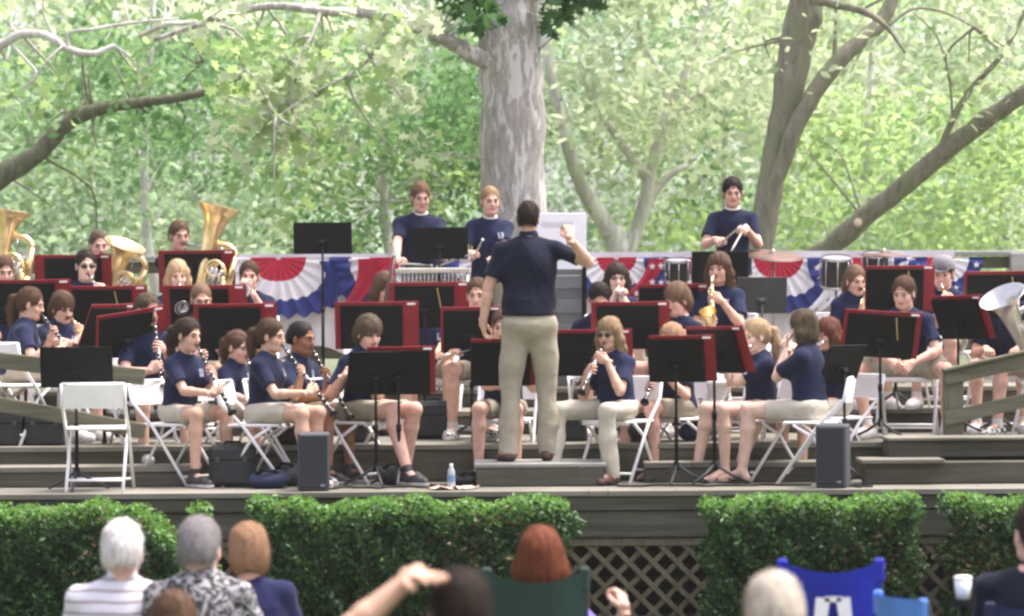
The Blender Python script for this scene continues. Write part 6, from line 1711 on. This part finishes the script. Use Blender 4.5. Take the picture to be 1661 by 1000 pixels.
sc_ = P(1391, 361, 30.28) - b2; mb = MB(); mb.lathe([(.001, .01), (.032, .008), (.04, 0), (.045, -.03)], 14, placed(sc_, (-.2, -1, .25))); mb.build('cut_scar', mat('cut_wood', (.6, .48, .36), .8), tr5)
# pale forked tree centre right
b3 = G0(1010, 37)
t6 = [([b3] + [P(*q) for q in ((1005, 430, 37), (985, 370, 37), (945, 305, 36.8), (922, 240, 36.6), (905, 175, 36.5), (890, 105, 36.4), (880, 0, 36.4))], [.20, .15, .11, .09, .078, .07, .06, .045]),
      ([P(*q) for q in ((1010, 430, 37), (1040, 350, 37), (1058, 270, 37), (1080, 190, 37), (1110, 120, 37), (1135, 50, 37), (1160, -30, 37))], [.11, .082, .068, .06, .052, .045, .038]),
      ([P(*q) for q in ((1078, 200, 37), (1120, 165, 36.8), (1180, 125, 36.6), (1270, 88, 36.4))], [.06, .05, .04, .02]), ([P(*q) for q in ((1100, 150, 37), (1150, 105, 36.8), (1245, 62, 36.8))], [.045, .035, .018]),
      ([P(*q) for q in ((1030, 380, 37), (1070, 300, 37.2), (1115, 268, 37.2))], [.06, .05, .03]), ([P(*q) for q in ((1050, 290, 37), (1000, 220, 37.2), (960, 160, 37.4), (940, 90, 37.5))], [.07, .055, .045, .03]),
      ([P(*q) for q in ((1085, 190, 37), (1075, 130, 37), (1040, 60, 37), (1035, -20, 37))], [.05, .04, .03, .02])]
tree('pale forked tree in the haze right of the big sycamore', b3, t6, B_pale, [(region_puffs((900, 1290, -120, 260, 35.5, 38), 38, (.5, 1.0), 61), 60, .13, OVAL, LF_c, 62), (region_puffs((950, 1280, 180, 400, 38, 42), 16, (.4, .8), 63), 60, .13, OVAL, LF_a, 64)])
# dark limb at the left and pale limb above it, from trees left of the picture
b4 = G0(-230, 31)
t2 = [([b4] + [P(*q) for q in ((-200, 430, 31), (-90, 350, 31), (0, 287, 31), (60, 250, 31), (105, 205, 31), (150, 180, 31), (215, 168, 31), (280, 160, 31), (338, 148, 31), (400, 120, 31))], [.3, .22, .14, .115, .095, .08, .07, .055, .048, .035, .02]),
      ([P(*q) for q in ((150, 185, 31), (152, 215, 30.9), (158, 240, 30.8))], [.02, .014, .008]), ([P(*q) for q in ((300, 158, 31), (300, 130, 31), (330, 100, 31))], [.016, .012, .006])]
tree('tree left of the picture with one dark limb reaching in', b4, t2, B_dark, [(region_puffs((60, 420, 60, 230, 30.6, 32.5), 22, (.3, .55), 71), 90, .11, OVAL, LF_b, 72), (region_puffs((-60, 260, 150, 400, 32, 35), 16, (.4, .8), 73), 60, .12, OVAL, LF_f, 74)])
b5 = G0(-330, 29.5)
t3 = [([b5] + [P(*q) for q in ((-300, 300, 29.5), (-180, 140, 29.4), (-60, 100, 29.3), (0, 74, 29.3), (35, 56, 29.3), (75, 58, 29.3), (110, 80, 29.3), (150, 88, 29.3), (185, 74, 29.3))], [.3, .2, .1, .055, .045, .042, .038, .036, .032, .024]),
      ([P(*q) for q in ((15, 70, 29.3), (40, 95, 29.2), (60, 122, 29.1), (40, 140, 29.1), (22, 150, 29.1), (8, 145, 29.1))], [.018, .015, .014, .012, .01, .006]), ([P(*q) for q in ((60, 122, 29.1), (80, 95, 29.1), (105, 72, 29.2))], [.012, .012, .01]),
      ([P(*q) for q in ((112, 80, 29.3), (112, 55, 29.3), (150, 48, 29.2), (210, 38, 29.2), (290, 30, 29.2))], [.02, .018, .016, .016, .010]), ([P(*q) for q in ((90, 60, 29.3), (70, 20, 29.3), (75, -20, 29.3))], [.014, .01, .008]),
      ([P(*q) for q in ((225, 60, 29.4), (270, 40, 29.3), (320, 36, 29.3), (400, 10, 29.3))], [.020, .026, .022, .014])]
tree('tree left of the picture with crooked white branches at the top', b5, t3, B_pale, [(region_puffs((-60, 420, -90, 60, 29, 31), 20, (.25, .45), 75), 70, .115, STAR, LF_c, 76), (region_puffs((-20, 300, 60, 200, 29, 31), 7, (.2, .4), 77), 60, .115, STAR, LF_a, 78)])
# fuller mid-distance trees
def mid(label, u, d, lr, puffs, mats_, per=120, size=.105, bark=B_pale, tr=.09, topv=0, group='trees behind the stage'):
    b_ = G0(u, d); z = P(u, topv, d)
    pts = [b_, b_.lerp(z, .3) + Vector((.1, 0, 0)), b_.lerp(z, .6) - Vector((.12, 0, 0)), z]
    cr_ = []
    for k, (mm, frac) in enumerate(mats_):
        n = max(1, int(len(puffs) * frac)); cr_.append((puffs[:n], per, size, OVAL, mm, 900 + int(u) % 89 + k)); puffs = puffs[n:] or puffs
    tree(label, b_, [(pts, [tr, tr * .8, tr * .6, tr * .25])], bark, cr_, group=group)
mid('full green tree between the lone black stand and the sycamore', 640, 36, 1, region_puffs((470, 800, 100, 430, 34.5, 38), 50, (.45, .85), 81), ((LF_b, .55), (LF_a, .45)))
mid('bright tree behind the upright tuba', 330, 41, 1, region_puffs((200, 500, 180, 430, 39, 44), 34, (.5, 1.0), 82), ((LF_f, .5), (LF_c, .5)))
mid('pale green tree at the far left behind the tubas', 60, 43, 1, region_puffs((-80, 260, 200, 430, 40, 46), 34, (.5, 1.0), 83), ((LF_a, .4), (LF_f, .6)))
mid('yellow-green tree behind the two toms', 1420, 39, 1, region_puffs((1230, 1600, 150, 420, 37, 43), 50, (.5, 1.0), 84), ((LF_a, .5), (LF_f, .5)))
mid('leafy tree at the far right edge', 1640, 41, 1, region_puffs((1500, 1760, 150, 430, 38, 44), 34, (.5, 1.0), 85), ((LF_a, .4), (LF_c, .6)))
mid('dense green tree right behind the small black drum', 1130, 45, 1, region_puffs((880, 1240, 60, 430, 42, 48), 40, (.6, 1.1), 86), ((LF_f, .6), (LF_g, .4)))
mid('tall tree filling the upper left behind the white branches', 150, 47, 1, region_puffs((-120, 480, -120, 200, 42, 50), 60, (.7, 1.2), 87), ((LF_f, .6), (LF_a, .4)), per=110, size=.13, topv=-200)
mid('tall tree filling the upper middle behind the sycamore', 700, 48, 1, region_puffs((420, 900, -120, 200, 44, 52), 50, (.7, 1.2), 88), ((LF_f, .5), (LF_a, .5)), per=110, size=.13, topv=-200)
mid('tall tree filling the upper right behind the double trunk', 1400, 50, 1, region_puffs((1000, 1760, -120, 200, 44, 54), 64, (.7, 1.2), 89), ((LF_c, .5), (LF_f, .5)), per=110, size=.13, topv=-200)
# darker leafy masses between the pale ones
mid('dark green maple between the tubas and the lone black stand', 250, 37.5, 1, region_puffs((120, 420, 90, 260, 36, 39), 12, (.7, 1.2), 101), ((LF_b, 1.0),), per=110, size=.10)
mid('dark green maple left of the great sycamore', 700, 38, 1, region_puffs((560, 790, 180, 400, 37, 39), 12, (.7, 1.2), 102), ((LF_b, 1.0),), per=110, size=.10)
mid('dark green maple right of the pale forked tree', 1190, 40, 1, region_puffs((1090, 1240, 20, 330, 39, 42), 10, (.6, 1.0), 103), ((LF_b, 1.0),), per=100, size=.10)
# the far-off wood
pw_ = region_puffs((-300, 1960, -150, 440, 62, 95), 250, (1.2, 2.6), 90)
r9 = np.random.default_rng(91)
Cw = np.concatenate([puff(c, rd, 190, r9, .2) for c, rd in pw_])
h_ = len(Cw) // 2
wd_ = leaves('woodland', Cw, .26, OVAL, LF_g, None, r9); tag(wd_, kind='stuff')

# ---------------------------------------------------------------- hedges
def hedge(u0, u1, vt, d0, depth, label, seed, slope=None, dens=1.0, brown=(.2,)):
    a = P(u0, vt, d0); b_ = P(u1, vt, d0); x0, x1, zt = a.x, b_.x, a.z; w_ = x1 - x0
    root = empty('hedge', ((x0 + x1) / 2, d0 + depth / 2, 0), 0, label, 'hedge', 'clipped hedges in front of the stage')
    r = np.random.default_rng(seed); nn = int(3900 * (w_ * zt + w_ * depth + 2 * depth * zt) * dens)
    A = np.array([w_ * zt, w_ * depth, depth * zt, depth * zt]); f = r.choice(4, nn, p=A / A.sum())
    u, v = r.random(nn), r.random(nn); p = np.zeros((nn, 3)); no = np.zeros((nn, 3))
    def top(x): 
        t = zt + .018 * np.sin(x * 7 + seed) + .012 * np.sin(x * 17 + 1)
        if slope is not None: t = t - np.clip((x - slope[0]) / slope[1], 0, 1) ** 1.5 * slope[2]
        return t
    xx = (u - .5) * w_
    s = f == 0; p[s] = np.stack([xx[s], np.full(s.sum(), -depth / 2), v[s] * top(xx[s])], 1); no[s] = (0, -1, 0)
    s = f == 1; p[s] = np.stack([xx[s], (v[s] - .5) * depth, top(xx[s])], 1); no[s] = (0, 0, 1)
    for q, sg in ((2, -1), (3, 1)):
        s = f == q; p[s] = np.stack([np.full(s.sum(), sg * w_ / 2), (u[s] - .5) * depth, v[s] * top(np.full(s.sum(), sg * w_ / 2))], 1); no[s] = (sg, 0, 0)
    lump = .045 * (np.sin(p[:, 0] * 9 + seed) * np.sin(p[:, 2] * 11 + 2) + np.sin(p[:, 0] * 23 + p[:, 2] * 19)) + .03 * np.sin(p[:, 0] * 41) * np.sin(p[:, 2] * 37 + p[:, 1] * 31)
    dep = -r.random(nn) ** 1.3 * .15 + lump * np.where(f == 1, .25, 1)
    # round the edges a little
    p += no * dep[:, None]
    ed = np.clip((p[:, 2] - (top(p[:, 0]) - .06)) / .06, 0, 1) * (f != 1); p -= no * (ed ** 2 * .035)[:, None]
    p[:, 2] = np.maximum(p[:, 2], .02)
    toplit = (r.random(nn) < np.where(f == 1, .85, np.clip((p[:, 2] - top(p[:, 0]) + .09) / .12, .03, .75)))  # lighter leaf colour goes mostly to the top, where light falls
    leaves('foliage', p[~toplit], .038, OVAL, LF_h, root, r, 0.0); 
    o = leaves('toplit_leaves', p[toplit] + np.array([0, 0, .012]), .036, OVAL, LF_t, root, r, .3); o['label'] = 'bright green leaves along the clipped top, coloured as lit from above'
    if brown:
        k_ = (r.random(nn) < .30 * np.exp(-((p[:, 0] - brown[0] * w_) / .25) ** 2 - ((p[:, 2] - .55) / .28) ** 2) + .012)
        o = leaves('withered_leaves', p[k_] + no[k_] * .01, .038, OVAL, LF_w, root, r, 0.0); o['label'] = 'reddish brown withered leaves on the hedge side'
    # inner twigs: a dark dense core
    mb = MB(); n = 40
    for i in range(int(w_ * 45)):
        x = r.uniform(-.5, .5) * (w_ - .1); y = r.uniform(-.4, .4) * depth; h = float(top(np.array([x]))[0]) * r.uniform(.7, .96)
        mb.tube([(x, y, 0), (x + r.normal() * .03, y + r.normal() * .03, h * .5), (x + r.normal() * .08, y + r.normal() * .05, h)], [.010, .007, .003], 4, False)
    mb.build('stems', mat('hedge_stem', (.05, .045, .03), .9), root)
    # inner leaf mass
    n2 = int(nn * .45); q = np.stack([(r.random(n2) - .5) * (w_ - .16), (r.random(n2) - .5) * (depth - .16), r.random(n2)], 1); q[:, 2] *= top(q[:, 0]) - .08
    leaves('inner_foliage', q, .055, OVAL, LF_h, root, r, 0)
hedge(-40, 296, 829, 20.3, .62, 'clipped hedge at left behind the white-haired man, sloping down at its right end', 1, slope=(.30, .42, .30))
hedge(404, 922, 821, 20.3, .62, 'long clipped hedge in the middle ending at the open lattice', 2)
hedge(1148, 1494, 815, 20.3, .62, 'clipped hedge behind the bright blue camp chair', 3, brown=(.30,))
hedge(1550, 1760, 815, 20.3, .62, 'clipped hedge at the right edge behind the man in the navy jacket', 4, brown=(-.32,))
r7 = np.random.default_rng(17)
sp = empty('shrub_sprig', (P(325, 900, 20.6).x, 20.6, 0), 0, 'lone leafy sprig standing in the gap between the two left hedges', 'shrub')
zs = P(325, 812, 20.6).z
leaves('foliage', np.concatenate([puff((0, 0, zs - .07), .10, 120, r7, .1), puff((-.05, 0, zs - .25), .12, 120, r7, .1), puff((.02, 0, zs - .5), .14, 200, r7, .1)]), .042, OVAL, LF_t, sp, r7)
mb = MB(); mb.tube([(0, 0, 0), (.02, 0, zs * .5), (0, 0, zs - .05)], [.012, .008, .003], 5); mb.build('stem', B_dark, sp)
# ---------------------------------------------------------------- the bright humid air between the far trees
hz = MB(); hz.box((0, 60, 14), (190, 200, 32)); ho = hz.build('haze', [], None)
m = bpy.data.materials.new('haze_air'); m.use_nodes = True; t = m.node_tree; t.nodes.clear()
vo = t.nodes.new('ShaderNodeVolumePrincipled'); vo.inputs['Density'].default_value = 0.00042; vo.inputs['Color'].default_value = (.93, .96, .95, 1); vo.inputs['Anisotropy'].default_value = 0.2
ou = t.nodes.new('ShaderNodeOutputMaterial'); t.links.new(vo.outputs[0], ou.inputs['Volume']); ho.data.materials.append(m); tag(ho, kind='stuff')
scene.cycles.volume_bounces = 1
